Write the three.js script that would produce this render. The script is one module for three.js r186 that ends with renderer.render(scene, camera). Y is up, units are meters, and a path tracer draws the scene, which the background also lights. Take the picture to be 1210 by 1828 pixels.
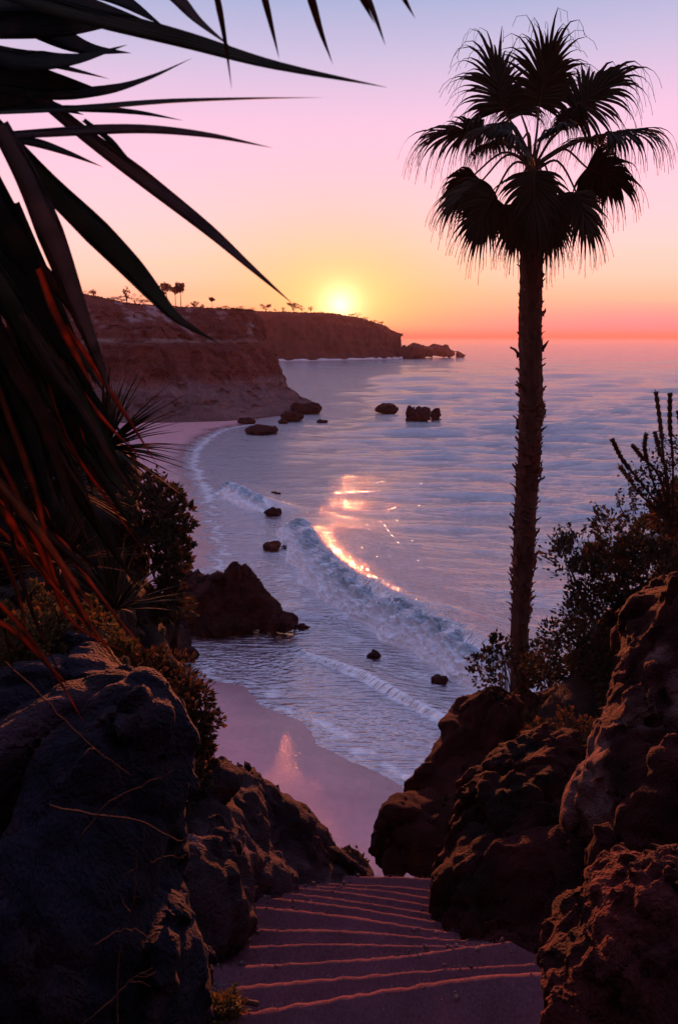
import * as THREE from 'three';
import { toCreasedNormals } from 'three/addons/utils/BufferGeometryUtils.js';

// ------------------------------------------------------------------ camera, sky, sun, exposure
const scene = new THREE.Scene();
const EYE = 12, FPX = 1400, CX = 605, CY = 914, PITCH = Math.atan(312 / 1400);
const camera = new THREE.PerspectiveCamera(2 * Math.atan(914 / FPX) * 180 / Math.PI, 1210 / 1828, 0.1, 40000);
camera.position.set(0, EYE, 0);
camera.rotation.set(-PITCH, 0, 0);
camera.focus = 40;
camera.userData.fStop = 9;
scene.add(camera);

const renderer = new THREE.WebGLRenderer({ antialias: true });
renderer.toneMapping = THREE.LinearToneMapping;
renderer.toneMappingExposure = 3.8;
renderer.shadowMap.enabled = true;

const SUN_AZ = 0.1, SUN_EL = 2.42;                         // degrees right of straight ahead, above the horizon
const rad = (d) => d * Math.PI / 180;
const sunDir = new THREE.Vector3(Math.sin(rad(SUN_AZ)) * Math.cos(rad(SUN_EL)), Math.sin(rad(SUN_EL)), -Math.cos(rad(SUN_AZ)) * Math.cos(rad(SUN_EL)));
const sun = new THREE.DirectionalLight(new THREE.Color().setRGB(1, 0.23, 0.085), 5);
sun.position.copy(sunDir).multiplyScalar(200);
sun.castShadow = true; sun.shadow.radius = 4.6;
sun.shadow.mapSize.set(2048, 2048);
Object.assign(sun.shadow.camera, { left: -80, right: 80, top: 60, bottom: -60, near: 1, far: 700 });
sun.name = 'sun'; scene.add(sun); scene.add(sun.target);

// noise
function rng(seed) { let a = seed >>> 0; return () => { a = (a + 0x6D2B79F5) | 0; let t = Math.imul(a ^ (a >>> 15), 1 | a); t = (t + Math.imul(t ^ (t >>> 7), 61 | t)) ^ t; return ((t ^ (t >>> 14)) >>> 0) / 4294967296; }; }
const perm = new Uint8Array(512); { const r = rng(77), p = [...Array(256).keys()]; for (let i = 255; i > 0; i--) { const j = Math.floor(r() * (i + 1)); [p[i], p[j]] = [p[j], p[i]]; } for (let i = 0; i < 512; i++) perm[i] = p[i & 255]; }
const gr = (h, x, y, z) => { h &= 15; const u = h < 8 ? x : y, v = h < 4 ? y : h === 12 || h === 14 ? x : z; return ((h & 1) ? -u : u) + ((h & 2) ? -v : v); };
function noise(x, y, z) {
  const xf = Math.floor(x), yf = Math.floor(y), zf = Math.floor(z), X = xf & 255, Y = yf & 255, Z = zf & 255; x -= xf; y -= yf; z -= zf;
  const u = x * x * x * (x * (x * 6 - 15) + 10), v = y * y * y * (y * (y * 6 - 15) + 10), w = z * z * z * (z * (z * 6 - 15) + 10);
  const A = perm[X] + Y, AA = perm[A] + Z, AB = perm[A + 1] + Z, B = perm[X + 1] + Y, BA = perm[B] + Z, BB = perm[B + 1] + Z;
  const l = (a, b, t) => a + (b - a) * t;
  return l(l(l(gr(perm[AA], x, y, z), gr(perm[BA], x - 1, y, z), u), l(gr(perm[AB], x, y - 1, z), gr(perm[BB], x - 1, y - 1, z), u), v),
    l(l(gr(perm[AA + 1], x, y, z - 1), gr(perm[BA + 1], x - 1, y, z - 1), u), l(gr(perm[AB + 1], x, y - 1, z - 1), gr(perm[BB + 1], x - 1, y - 1, z - 1), u), v), w);
}
function fbm(x, y, z, o = 4) { let s = 0, a = 0.5; for (let i = 0; i < o; i++) { s += a * noise(x, y, z); x = x * 2.03 + 7.1; y = y * 2.03 + 3.7; z = z * 2.03 + 1.3; a *= 0.5; } return s; }
function ridged(x, y, z, o = 4) { let s = 0, a = 0.5; for (let i = 0; i < o; i++) { const n = 1 - Math.abs(noise(x, y, z)) * 2; s += a * n; x = x * 2.1 + 5.1; y = y * 2.1 + 9.7; z = z * 2.1 + 2.3; a *= 0.5; } return s; }
const clamp = (x, a = 0, b = 1) => Math.min(b, Math.max(a, x));
const sstep = (a, b, x) => { const t = clamp((x - a) / (b - a)); return t * t * (3 - 2 * t); };
const lerp = (a, b, t) => a + (b - a) * t;
const lin = (c) => { c /= 255; return c <= 0.04045 ? c / 12.92 : ((c + 0.055) / 1.055) ** 2.4; };
function ramp(stops, x) { let i = 0; while (i < stops.length - 2 && x > stops[i + 1][0]) i++; const [a, A] = stops[i], [b, B] = stops[i + 1], t = clamp((x - a) / (b - a)); return Array.isArray(A) ? A.map((v, k) => lerp(v, B[k], t)) : lerp(A, B, t); }

{ // the dusk sky: clear air that goes from a pink and yellow west to blue overhead, with thin bars of cloud low down
  const W = 3072, H = 1536, px = new Float32Array(W * H * 4);
  const stops = [[0, [240, 142, 146]], [0.7, [246, 150, 150]], [1.6, [252, 166, 150]], [2.8, [254, 184, 160]], [4, [254, 196, 178]], [6, [254, 200, 194]], [8, [251, 197, 202]], [11, [238, 190, 206]], [14, [218, 184, 206]], [17.5, [186, 176, 201]], [20.5, [156, 163, 193]], [27, [152, 160, 198]], [40, [148, 152, 192]], [65, [138, 140, 184]], [90, [132, 135, 179]]].map(([e, c]) => [e, c.map(lin)]);
  const warm = [255, 188, 122].map(lin), gold = [255, 214, 158].map(lin);
  for (let j = 0; j < H; j++) {
    const el = ((j + 0.5) / H - 0.5) * 180, e = Math.max(el, 0), base = ramp(stops, e), ce = Math.cos(rad(el)), se = Math.sin(rad(el));
    for (let i = 0; i < W; i++) {
      const az = ((i + 0.5) / W - 0.5) * 2 * Math.PI, x = ce * Math.cos(az), z = ce * Math.sin(az);
      const da = Math.atan2(x, -z) * 180 / Math.PI - SUN_AZ, de = e - SUN_EL + 0.22, r = Math.hypot(da * 0.62, de), far = Math.abs(da);
      const g1 = Math.exp(-((r / 5.6) ** 1.7)), g2 = Math.exp(-((r / 2.1) ** 1.5)), g3 = Math.exp(-((Math.hypot(da, de) / 0.95) ** 1.4));
      const back = 1 - 0.72 * sstep(25, 150, far) * (1 - sstep(25, 80, e));     // away from the sunset the evening air is dimmer
      const cloud = e < 12 ? sstep(0.05, 0.42, fbm(da * 0.045 + 3, e * 0.95 + 0.012 * da, 4.2, 4)) * sstep(0.4, 1.6, e) * sstep(8, 3.2, e) * sstep(3, 9, far) : 0;
      const bank = sstep(6, 24, da) * sstep(2.6, 0.7, e + 0.25 * noise(da * 0.35, 1, 8)) * sstep(180, 60, far);
      const k = (j * W + i) * 4;
      for (let c = 0; c < 3; c++) {
        let v = base[c] * back;
        v = lerp(v, warm[c], 0.8 * g1); v = lerp(v, gold[c], 0.65 * g2);
        v += g3 * [1.5, 1.15, 0.75][c] + g2 * [0.32, 0.2, 0.06][c];
        v = lerp(v, [1.0, 0.60, 0.34][c] * back, 0.42 * cloud);
        v = lerp(v, [0.70, 0.25, 0.35][c] * back, 0.45 * bank);
        px[k + c] = v * 0.345;
      }
      const m = 0.3 * px[k] + 0.55 * px[k + 1] + 0.15 * px[k + 2]; for (let c = 0; c < 3; c++) px[k + c] = Math.max(0.01, m + (px[k + c] - m) * 1.18);
      px[k + 3] = 1;
    }
  }
  const t = new THREE.DataTexture(px, W, H, THREE.RGBAFormat, THREE.FloatType);
  t.mapping = THREE.EquirectangularReflectionMapping; t.magFilter = t.minFilter = THREE.LinearFilter; t.needsUpdate = true;
  scene.background = t; scene.environment = t;
}

// ------------------------------------------------------------------ helpers
const cp = Math.cos(PITCH), sp = Math.sin(PITCH);
function ray(px, py) { const x = (px - CX) / FPX, y = -(py - CY) / FPX; return new THREE.Vector3(x, y * cp - sp, -(cp + y * sp)); }
const at = (px, py, d) => { const r = ray(px, py); return r.multiplyScalar(-d / r.z).add(new THREE.Vector3(0, EYE, 0)); };
const onLevel = (px, py, h) => { const r = ray(px, py); return r.multiplyScalar((h - EYE) / r.y).add(new THREE.Vector3(0, EYE, 0)); };
const pxSize = (p) => (-p.z * cp + (EYE - p.y) * sp) / FPX;          // metres per photograph pixel at p
const V = (x, y, z) => new THREE.Vector3(x, y, z);
const taken = {};
function numbered(n) { const k = taken[n] = (taken[n] ?? -1) + 1; return k ? `${n}_${String(k).padStart(3, '0')}` : n; }
function tag(o, label, category, group, kind) { if (label) o.userData.label = label; if (category) o.userData.category = category; if (group) o.userData.group = group; if (kind) o.userData.kind = kind; return o; }
function mesh(name, geo, mat, parent = scene) { const m = new THREE.Mesh(geo, mat); m.name = parent === scene ? numbered(name) : name; m.castShadow = m.receiveShadow = true; parent.add(m); return m; }
function group(name, label, category, grp, pos) { const o = new THREE.Group(); o.name = numbered(name); scene.add(o); if (pos) o.position.copy(pos); return tag(o, label, category, grp); }

class Geo {
  constructor() { this.p = []; this.n = []; this.c = []; this.uv = []; this.i = []; }
  v(p, c, u = 0, w = 0) { this.p.push(p.x, p.y, p.z); if (c) this.c.push(c[0], c[1], c[2]); this.uv.push(u, w); return this.p.length / 3 - 1; }
  tri(a, b, c) { this.i.push(a, b, c); }
  quad(a, b, c, d) { this.i.push(a, b, c, a, c, d); }
  build(origin, flat) {
    if (origin) for (let k = 0; k < this.p.length; k += 3) { this.p[k] -= origin.x; this.p[k + 1] -= origin.y; this.p[k + 2] -= origin.z; }
    let g = new THREE.BufferGeometry(); g.setAttribute('position', new THREE.Float32BufferAttribute(this.p, 3)); g.setAttribute('uv', new THREE.Float32BufferAttribute(this.uv, 2));
    if (this.c.length) g.setAttribute('color', new THREE.Float32BufferAttribute(this.c, 3));
    g.setIndex(this.i); if (flat) g = g.toNonIndexed(); g.computeVertexNormals(); return g;
  }
  tube(pts, radii, sides = 6, color, cap = true) {
    const rings = []; let side = null, run = 0;
    for (let k = 0; k < pts.length; k++) {
      const d = pts[Math.min(k + 1, pts.length - 1)].clone().sub(pts[Math.max(k - 1, 0)]).normalize();
      if (!side) side = Math.abs(d.y) < 0.9 ? V(0, 1, 0).cross(d).normalize() : V(1, 0, 0).cross(d).normalize();
      side.addScaledVector(d, -side.dot(d)).normalize(); const up = d.clone().cross(side), R = [];
      if (k) run += pts[k].distanceTo(pts[k - 1]);
      const r = typeof radii === 'function' ? radii(k / (pts.length - 1)) : Array.isArray(radii) ? radii[k] : radii;
      for (let s = 0; s < sides; s++) { const a = s / sides * 2 * Math.PI; R.push(this.v(pts[k].clone().addScaledVector(side, Math.cos(a) * r).addScaledVector(up, Math.sin(a) * r), color, s / sides * 6.28 * r, run)); }
      rings.push(R);
    }
    for (let k = 0; k + 1 < rings.length; k++) for (let s = 0; s < sides; s++) this.quad(rings[k][s], rings[k][(s + 1) % sides], rings[k + 1][(s + 1) % sides], rings[k + 1][s]);
    if (cap) for (const [R, f] of [[rings[0], 1], [rings.at(-1), 0]]) for (let s = 1; s + 1 < sides; s++) f ? this.tri(R[0], R[s + 1], R[s]) : this.tri(R[0], R[s], R[s + 1]);
    return this;
  }
  // a folded blade: closed lens-shaped section with a keel; w(t) half width, nrm the upper side
  blade(pts, w, nrm, keel = 0.35, thick = 0.06, color) {
    const rings = []; const N = pts.length;
    for (let k = 0; k < N; k++) {
      const t = k / (N - 1), d = pts[Math.min(k + 1, N - 1)].clone().sub(pts[Math.max(k - 1, 0)]).normalize();
      const s = d.clone().cross(nrm).normalize(), u = s.clone().cross(d).normalize(), h = Math.max(w(t), 1e-4);
      const c = color ? (typeof color === 'function' ? color(t) : color) : null;
      rings.push([this.v(pts[k].clone().addScaledVector(s, -h).addScaledVector(u, h * keel), c, -h, t), this.v(pts[k].clone().addScaledVector(u, -h * thick), c, 0, t), this.v(pts[k].clone().addScaledVector(s, h).addScaledVector(u, h * keel), c, h, t), this.v(pts[k].clone().addScaledVector(u, h * thick), c, 0, t)]);
    }
    for (let k = 0; k + 1 < N; k++) for (let s = 0; s < 4; s++) this.quad(rings[k][s], rings[k][(s + 1) % 4], rings[k + 1][(s + 1) % 4], rings[k + 1][s]);
    return this;
  }
  // a small flat leaf, folded along its midrib
  leaf(p, dir, nrm, len, wid, c) {
    const s = dir.clone().cross(nrm).normalize().multiplyScalar(wid), u = nrm.clone().multiplyScalar(wid * 0.35), m = p.clone().addScaledVector(dir, len * 0.45);
    const a = this.v(p, c), b = this.v(m.clone().add(s).add(u), c), d = this.v(p.clone().addScaledVector(dir, len), c), e = this.v(m.clone().sub(s).add(u), c);
    this.tri(a, b, d); this.tri(a, d, e);
  }
}
// smooth curve through points
const curve = (pts, n) => new THREE.CatmullRomCurve3(pts, false, 'centripetal').getPoints(n);

// box-projected texture coordinates in metres
function boxUV(geo) {
  const g = geo.index ? geo.toNonIndexed() : geo, p = g.attributes.position.array, n = g.attributes.normal.array, uv = new Float32Array(p.length / 3 * 2);
  for (let t = 0; t < p.length / 9; t++) {
    let nx = 0, ny = 0, nz = 0; for (let k = 0; k < 3; k++) { nx += n[t * 9 + k * 3]; ny += n[t * 9 + k * 3 + 1]; nz += n[t * 9 + k * 3 + 2]; }
    nx = Math.abs(nx); ny = Math.abs(ny); nz = Math.abs(nz); const [a, b] = nx > ny && nx > nz ? [2, 1] : ny > nz ? [0, 2] : [0, 1];
    for (let k = 0; k < 3; k++) { uv[t * 6 + k * 2] = p[t * 9 + k * 3 + a]; uv[t * 6 + k * 2 + 1] = p[t * 9 + k * 3 + b]; }
  }
  g.setAttribute('uv', new THREE.BufferAttribute(uv, 2)); return g;
}

// tiling noise texture
function tileTexture(n, f, repeat, srgb) {
  const d = new Uint8Array(n * n * 4);
  for (let j = 0; j < n; j++) for (let i = 0; i < n; i++) { const c = f(i / n, j / n), k = (j * n + i) * 4; for (let q = 0; q < 3; q++) d[k + q] = clamp(Array.isArray(c) ? c[q] : c) * 255; d[k + 3] = 255; }
  const t = new THREE.DataTexture(d, n, n); t.wrapS = t.wrapT = THREE.RepeatWrapping; t.magFilter = THREE.LinearFilter; t.minFilter = THREE.LinearMipmapLinearFilter; t.generateMipmaps = true; t.repeat.set(repeat, repeat);
  if (srgb) t.colorSpace = THREE.SRGBColorSpace; t.needsUpdate = true; return t;
}
const tau = 2 * Math.PI;
const torus = (u, v, R) => [Math.cos(u * tau) * R, Math.sin(u * tau) * R, Math.cos(v * tau) * R * 0.83 + 1.7 * Math.sin(v * tau) * R * 0.0, Math.sin(v * tau) * R];
function tfbm(u, v, R, o = 5) { // noise on a torus folded into 3-D: tiles in both directions
  const a = u * tau, b = v * tau, k = R; return fbm((1.6 + Math.cos(b)) * Math.cos(a) * k, (1.6 + Math.cos(b)) * Math.sin(a) * k, Math.sin(b) * k, o);
}
const rockTex = tileTexture(512, (u, v) => { const n = tfbm(u, v, 3, 6), f = tfbm(u + 0.4, v, 9, 3), c = Math.min(Math.abs(tfbm(u + 0.15, v + 0.2, 3, 3)) * 9, 1); return 0.35 + n * 0.45 + f * 0.4 + 0.28 * c; }, 0.9);
const barkTex = tileTexture(256, (u, v) => 0.5 + tfbm(u, v * 2 % 1, 3, 5) * 0.9, 3);
const sandTex = tileTexture(512, (u, v) => 0.5 + tfbm(u, v, 9, 4) * 0.9, 1.4);
const { grainTex } = (() => { const r = rng(5); return { grainTex: tileTexture(512, () => 0.35 + 0.65 * r() ** 2, 2.2) }; })();
const M = {};
const std = (o) => new THREE.MeshPhysicalMaterial({ vertexColors: true, specularIntensity: 0.15, ...o });
M.rock = std({ color: 0xffffff, roughness: 0.95, bumpMap: rockTex, bumpScale: 0.03 });
M.cliff = std({ roughness: 1, bumpMap: (() => { const t = rockTex.clone(); t.repeat.set(0.09, 0.09); return t; })(), bumpScale: 0.7 });
const speckTex = (() => { const r = rng(6); return tileTexture(512, (u, v) => { const w = r(), g = 0.62 + 0.16 * tfbm(u, v, 4, 4) + 0.12 * (r() - 0.5) + (w > 0.985 ? 0.3 : w < 0.03 ? -0.3 : 0); return [g, g * 0.97, g]; }, 1.6, true); })();
M.sandPath = std({ color: new THREE.Color(2.6, 2.6, 2.6), roughness: 0.95, map: speckTex, bumpMap: grainTex, bumpScale: 0.014 });
M.leafThin = new THREE.MeshPhysicalMaterial({ vertexColors: true, roughness: 0.9, specularIntensity: 0.2, transmission: 0.35, thickness: 0, side: THREE.DoubleSide });
const fibreTex = tileTexture(256, (u, v) => 0.5 + 0.35 * Math.sin(u * tau * 9 + 2 * noise(v * 3, 1, 1)) * Math.sin(v * tau) ** 0 + 0.6 * noise(u * 40, v * 4, 3), 1); fibreTex.repeat.set(22, 3);
M.blade = new THREE.MeshPhysicalMaterial({ vertexColors: true, roughness: 0.75, specularIntensity: 0.1, bumpMap: fibreTex, bumpScale: 0.0012, transmission: 0.28, thickness: 0, side: THREE.DoubleSide });
M.dryBlade = M.blade.clone(); M.dryBlade.transmission = 0.5;
M.wood = std({ roughness: 0.95 });
M.bark = std({ roughness: 0.95, bumpMap: barkTex, bumpScale: 0.03 });

// broken faces: every cell of a scattered set of points tilts its own way
function facet(x, y, z) {
  const X = Math.floor(x), Y = Math.floor(y), Z = Math.floor(z); let best = 9, second = 9, v = 0;
  for (let k = -1; k < 2; k++) for (let j = -1; j < 2; j++) for (let i = -1; i < 2; i++) {
    const h = perm[perm[perm[(X + i) & 255] + ((Y + j) & 255)] + ((Z + k) & 255)], h2 = perm[h + 57], h3 = perm[h + 131], dx = x - X - i - h / 255, dy = y - Y - j - h2 / 255, dz = z - Z - k - h3 / 255, d = dx * dx + dy * dy + dz * dz;
    if (d < best) { second = best; best = d; v = (dx * (h2 - 128) + dy * (h3 - 128) + dz * (h - 128)) / 128; } else if (d < second) second = d;
  }
  return v + 0.34 * Math.exp(-(Math.sqrt(second) - Math.sqrt(best)) * 13);
}
// rocks: smoothly joined ellipsoids, roughened, meshed with surface nets
function netRock(blobs, { cell = 0.06, blend = 0.25, amp = 0.12, scale = 1.4, fine = 0.04, strata = 0, seed = 0, color = [0.1, 0.06, 0.05], color2 = [0.05, 0.035, 0.03], color3 = null, clip = null } = {}) {
  const lo = V(1e9, 1e9, 1e9), hi = V(-1e9, -1e9, -1e9), pad = amp * 1.6 + blend * 0.5 + cell * 2;
  for (const b of blobs) { lo.min(b.c.clone().sub(b.r)); hi.max(b.c.clone().add(b.r)); }
  lo.subScalar(pad); hi.addScalar(pad);
  const nx = Math.ceil((hi.x - lo.x) / cell) + 1, ny = Math.ceil((hi.y - lo.y) / cell) + 1, nz = Math.ceil((hi.z - lo.z) / cell) + 1, F = new Float32Array(nx * ny * nz);
  let q = 0;
  for (let k = 0; k < nz; k++) for (let j = 0; j < ny; j++) for (let i = 0; i < nx; i++) {
    const x = lo.x + i * cell, y = lo.y + j * cell, z = lo.z + k * cell; let d = 1e9;
    for (const b of blobs) {
      const dx = x - b.c.x, dy = y - b.c.y, dz = z - b.c.z, ax = dx / b.r.x, ay = dy / b.r.y, az = dz / b.r.z, k0 = Math.sqrt(ax * ax + ay * ay + az * az) + 1e-6;
      const bx = ax / b.r.x, by = ay / b.r.y, bz = az / b.r.z, k1 = Math.sqrt(bx * bx + by * by + bz * bz) + 1e-6, e = k0 * (k0 - 1) / k1;
      const h = clamp(0.5 + 0.5 * (d - e) / blend); d = d > 1e8 ? e : lerp(d, e, h) - blend * h * (1 - h);
    }
    if (Math.abs(d) < amp * 2 + cell * 2) {
      const X = x / scale + seed, Y = y / scale, Z = z / scale, w = noise(X * 0.7, Y * 0.7, Z * 0.7) * 0.6;
      d += amp * (1.3 * noise(X + w, Y, Z) - 0.45 * (ridged(X * 1.1 + 9, Y * 0.8 + w, Z * 1.1, 3) - 0.55)) + amp * 1.25 * facet(X * 1.15 + w * 0.5, Y * 0.9, Z * 1.15) + fine * 1.3 * (1.3 * fbm(X * 5, Y * 5 + w * 3, Z * 5, 3) + 0.7 * facet(X * 3.4 + w, Y * 2.8, Z * 3.4));
      if (strata) { const s = (y + 0.25 * x + 0.3 * w) / strata; d += amp * 0.5 * (Math.abs((s % 1 + 1) % 1 - 0.5) - 0.25); }
    }
    F[q++] = d;
  }
  const id = new Int32Array(nx * ny * nz).fill(-1), P = [], I = [], ox = [0, 1, 0, 1, 0, 1, 0, 1], oy = [0, 0, 1, 1, 0, 0, 1, 1], oz = [0, 0, 0, 0, 1, 1, 1, 1], E = [[0, 1], [0, 2], [0, 4], [1, 3], [1, 5], [2, 3], [2, 6], [3, 7], [4, 5], [4, 6], [5, 7], [6, 7]];
  const ix = (i, j, k) => (k * ny + j) * nx + i, f = new Float32Array(8);
  for (let k = 0; k + 1 < nz; k++) for (let j = 0; j + 1 < ny; j++) for (let i = 0; i + 1 < nx; i++) {
    let m = 0; for (let c = 0; c < 8; c++) { f[c] = F[ix(i + ox[c], j + oy[c], k + oz[c])]; if (f[c] < 0) m |= 1 << c; }
    if (m === 0 || m === 255) continue;
    let x = 0, y = 0, z = 0, n = 0;
    for (const [a, b] of E) if ((f[a] < 0) !== (f[b] < 0)) { const t = f[a] / (f[a] - f[b]); x += lerp(ox[a], ox[b], t); y += lerp(oy[a], oy[b], t); z += lerp(oz[a], oz[b], t); n++; }
    id[ix(i, j, k)] = P.length / 3; P.push(lo.x + (i + x / n) * cell, lo.y + (j + y / n) * cell, lo.z + (k + z / n) * cell);
  }
  const quad = (a, b, c, d, flip) => { if (a < 0 || b < 0 || c < 0 || d < 0) return; flip ? I.push(a, c, b, a, d, c) : I.push(a, b, c, a, c, d); };
  for (let k = 1; k + 1 < nz; k++) for (let j = 1; j + 1 < ny; j++) for (let i = 1; i + 1 < nx; i++) {
    const s = F[ix(i, j, k)] < 0;
    if (s !== (F[ix(i + 1, j, k)] < 0)) quad(id[ix(i, j - 1, k - 1)], id[ix(i, j, k - 1)], id[ix(i, j, k)], id[ix(i, j - 1, k)], !s);
    if (s !== (F[ix(i, j + 1, k)] < 0)) quad(id[ix(i - 1, j, k - 1)], id[ix(i - 1, j, k)], id[ix(i, j, k)], id[ix(i, j, k - 1)], !s);
    if (s !== (F[ix(i, j, k + 1)] < 0)) quad(id[ix(i - 1, j - 1, k)], id[ix(i, j - 1, k)], id[ix(i, j, k)], id[ix(i - 1, j, k)], !s);
  }
  const C = new Float32Array(P.length);
  for (let v = 0; v < P.length; v += 3) {
    const x = P[v] + seed, y = P[v + 1], z = P[v + 2], t = clamp(0.5 + 1.5 * fbm(x / scale * 1.3, y / scale * 1.3, z / scale * 1.3, 4)), g = 1 + 0.7 * fbm(x * 7, y * 7, z * 7, 3), m = color3 ? sstep(0.12, 0.3, fbm(x / scale * 0.9 + 20, y / scale * 0.9, z / scale * 0.9, 4)) : 0;
    for (let c = 0; c < 3; c++) { let w = lerp(color[c], color2[c], t) * g; if (m) w = lerp(w, color3[c] * g, m); C[v + c] = Math.max(0.004, w); }
  }
  const geo = new THREE.BufferGeometry(); geo.setAttribute('position', new THREE.Float32BufferAttribute(P, 3)); geo.setAttribute('color', new THREE.BufferAttribute(C, 3)); geo.setIndex(I); geo.computeVertexNormals();
  return geo;
}
// blobs given as [px, py, depth, rx in px, ry in px, rz in metres]
const blob = ([px, py, d, rx, ry, rz]) => { const c = at(px, py, d), s = pxSize(c); return { c, r: V(rx * s, ry * s, rz) }; };
function rock(name, label, blobs, opt, { category = 'rock', grp, kind, mat = M.rock } = {}) {
  const g = boxUV(toCreasedNormals(netRock(blobs.map(blob), opt), 0.5)); g.computeBoundingBox(); const b = g.boundingBox, o = V((b.min.x + b.max.x) / 2, b.min.y, (b.min.z + b.max.z) / 2); g.translate(-o.x, -o.y, -o.z);
  const m = mesh(name, g, mat); m.position.copy(o); return tag(m, label, kind ? null : category, grp, kind);
}

// ------------------------------------------------------------------ the shore: beach, sea
const shoreStops = [[-200, -15], [-140, -11], [-112, -11.6], [-105, -15.5], [-95, -16.3], [-86, -16], [-75, -14.6], [-64, -11.6], [-55, -9.4], [-42, -6.6], [-36, -7.6], [-30, -8.2], [-27.4, -6.2], [-26.4, -4.4], [-25.7, -3.2], [-24.3, -2.2], [-22, -0.3], [-20, 1.4], [-18.6, 2.5], [-16, 4.7], [-12, 7], [0, 16]];
const shoreX = (z) => { let s = 0; for (const [o, w] of [[-0.5, 0.25], [0, 0.5], [0.5, 0.25]]) s += w * ramp(shoreStops, z + o); return s; };
function sandHeight(x, z) {
  const d = shoreX(z) - x + 0.35 * noise(x * 0.5, 0, z * 0.5) + 0.12 * noise(x * 1.7, 3, z * 1.7);
  const near = sstep(-60, -30, z);
  return (d > 0 ? d * lerp(0.03, 0.05, near) : d * 0.045) + 0.012 * noise(x * 0.8, 5, z * 0.8) * sstep(0.5, 4, d);
}
{
  const g = new Geo(), nx = 190, nz = 300;
  for (let j = 0; j <= nz; j++) { const z = -9 - 145 * (j / nz) ** 1.5; for (let i = 0; i <= nx; i++) { const x = lerp(-45 - 20 * j / nz, 14, (i / nx)); const y = Math.min(sandHeight(x, z), 2.4 + 0.05 * noise(x, 1, z)); g.v(V(x, y, z), null, (x + 70) / 90, (z + 160) / 160); } }
  for (let j = 0; j < nz; j++) for (let i = 0; i < nx; i++) { const a = j * (nx + 1) + i; g.quad(a, a + 1, a + nx + 2, a + nx + 1); }
  const wet = (u, v) => { const x = u * 90 - 70, z = v * 160 - 160; return shoreX(z) - x + 0.9 * noise(x * 0.35, 0, z * 0.35) + 0.3 * noise(x * 1.3, 3, z * 1.3); };
  const n = 1024, tex = (f, srgb) => { const t = tileTexture(n, f, 1, srgb); t.wrapS = t.wrapT = THREE.ClampToEdgeWrapping; return t; };
  const rough = tex((u, v) => { const x = u * 90 - 70, z = v * 160 - 160, d = wet(u, v); return lerp(0.2, 0.62, sstep(0.7, 3.4, d)) + 0.1 * noise(x * 0.9, 1, z * 0.9); });
  const col = tex((u, v) => { const x = u * 90 - 70, z = v * 160 - 160, k = sstep(0.5, 3.2, wet(u, v)), f = 1 + 0.12 * fbm(x * 0.6, 8, z * 1.2, 4) + 0.06 * noise(x * 5, 2, z * 5); return [lerp(0.64, 0.80, k) * f, lerp(0.47, 0.57, k) * f, lerp(0.49, 0.58, k) * f]; }, true);
  const m = mesh('beach', g.build(), new THREE.MeshStandardMaterial({ map: col, roughness: 1, roughnessMap: rough, bumpMap: (() => { const t = sandTex.clone(); t.repeat.set(40, 70); return t; })(), bumpScale: 0.01 }));
  tag(m, 'smooth pink sand beach curving along the bay', null, null, 'structure');
}

// crests in plan: seen points of the photograph laid on the water level
const crest = (pts) => pts.map(([x, y]) => { const p = onLevel(x, y, 0.1); return [p.x, p.z]; });
const breaker = crest([[535, 930], [560, 978], [600, 1030], [650, 1072], [700, 1098], [760, 1128], [830, 1165], [890, 1205], [960, 1250]]);
const farBreak = crest([[382, 878], [415, 876], [440, 888], [470, 903], [500, 915]]);
const ripple = crest([[515, 1142], [545, 1165], [595, 1183], [640, 1203], [690, 1229], [740, 1258], [800, 1290], [835, 1305]]);
const crossLine = crest([[515, 1092], [560, 1097], [610, 1098], [655, 1092]]);
function toCurve(line, x, z) { // signed distance (positive on the seaward side) and share along the line
  let best = 1e9, sd = 1e9, tt = 0, run = 0, total = 0;
  for (let k = 0; k + 1 < line.length; k++) total += Math.hypot(line[k + 1][0] - line[k][0], line[k + 1][1] - line[k][1]);
  for (let k = 0; k + 1 < line.length; k++) {
    const [ax, az] = line[k], dx = line[k + 1][0] - ax, dz = line[k + 1][1] - az, L = Math.hypot(dx, dz), t = clamp(((x - ax) * dx + (z - az) * dz) / (L * L)), ex = x - ax - dx * t, ez = z - az - dz * t, d = Math.hypot(ex, ez);
    if (d < best) { best = d; sd = (ex * dz - ez * dx) >= 0 ? d : -d; tt = (run + t * L) / total; } run += L;
  }
  return [sd, tt];
}
const trains = []; { const r = rng(21); for (let k = 0; k < 20; k++) { const L = 0.55 * 1.27 ** k, a = rad(lerp(-24, 24, r())) + rad(-12), kk = tau / L; trains.push({ L, kx: Math.sin(a) * kk, kz: Math.cos(a) * kk, A: L * (L > 12 ? 0.0034 : 0.0115) * lerp(0.7, 1.3, r()), ph: r() * tau }); } }
{ const r = rng(23); for (let k = 0; k < 14; k++) { const L = 1.3 * 1.2 ** k, a = rad(lerp(-12, 12, r())) + rad(-5), kk = tau / L; trains.push({ L, kx: Math.sin(a) * kk, kz: Math.cos(a) * kk, A: L * 0.0105 * lerp(0.6, 1.3, r()), ph: r() * tau }); } }
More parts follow.
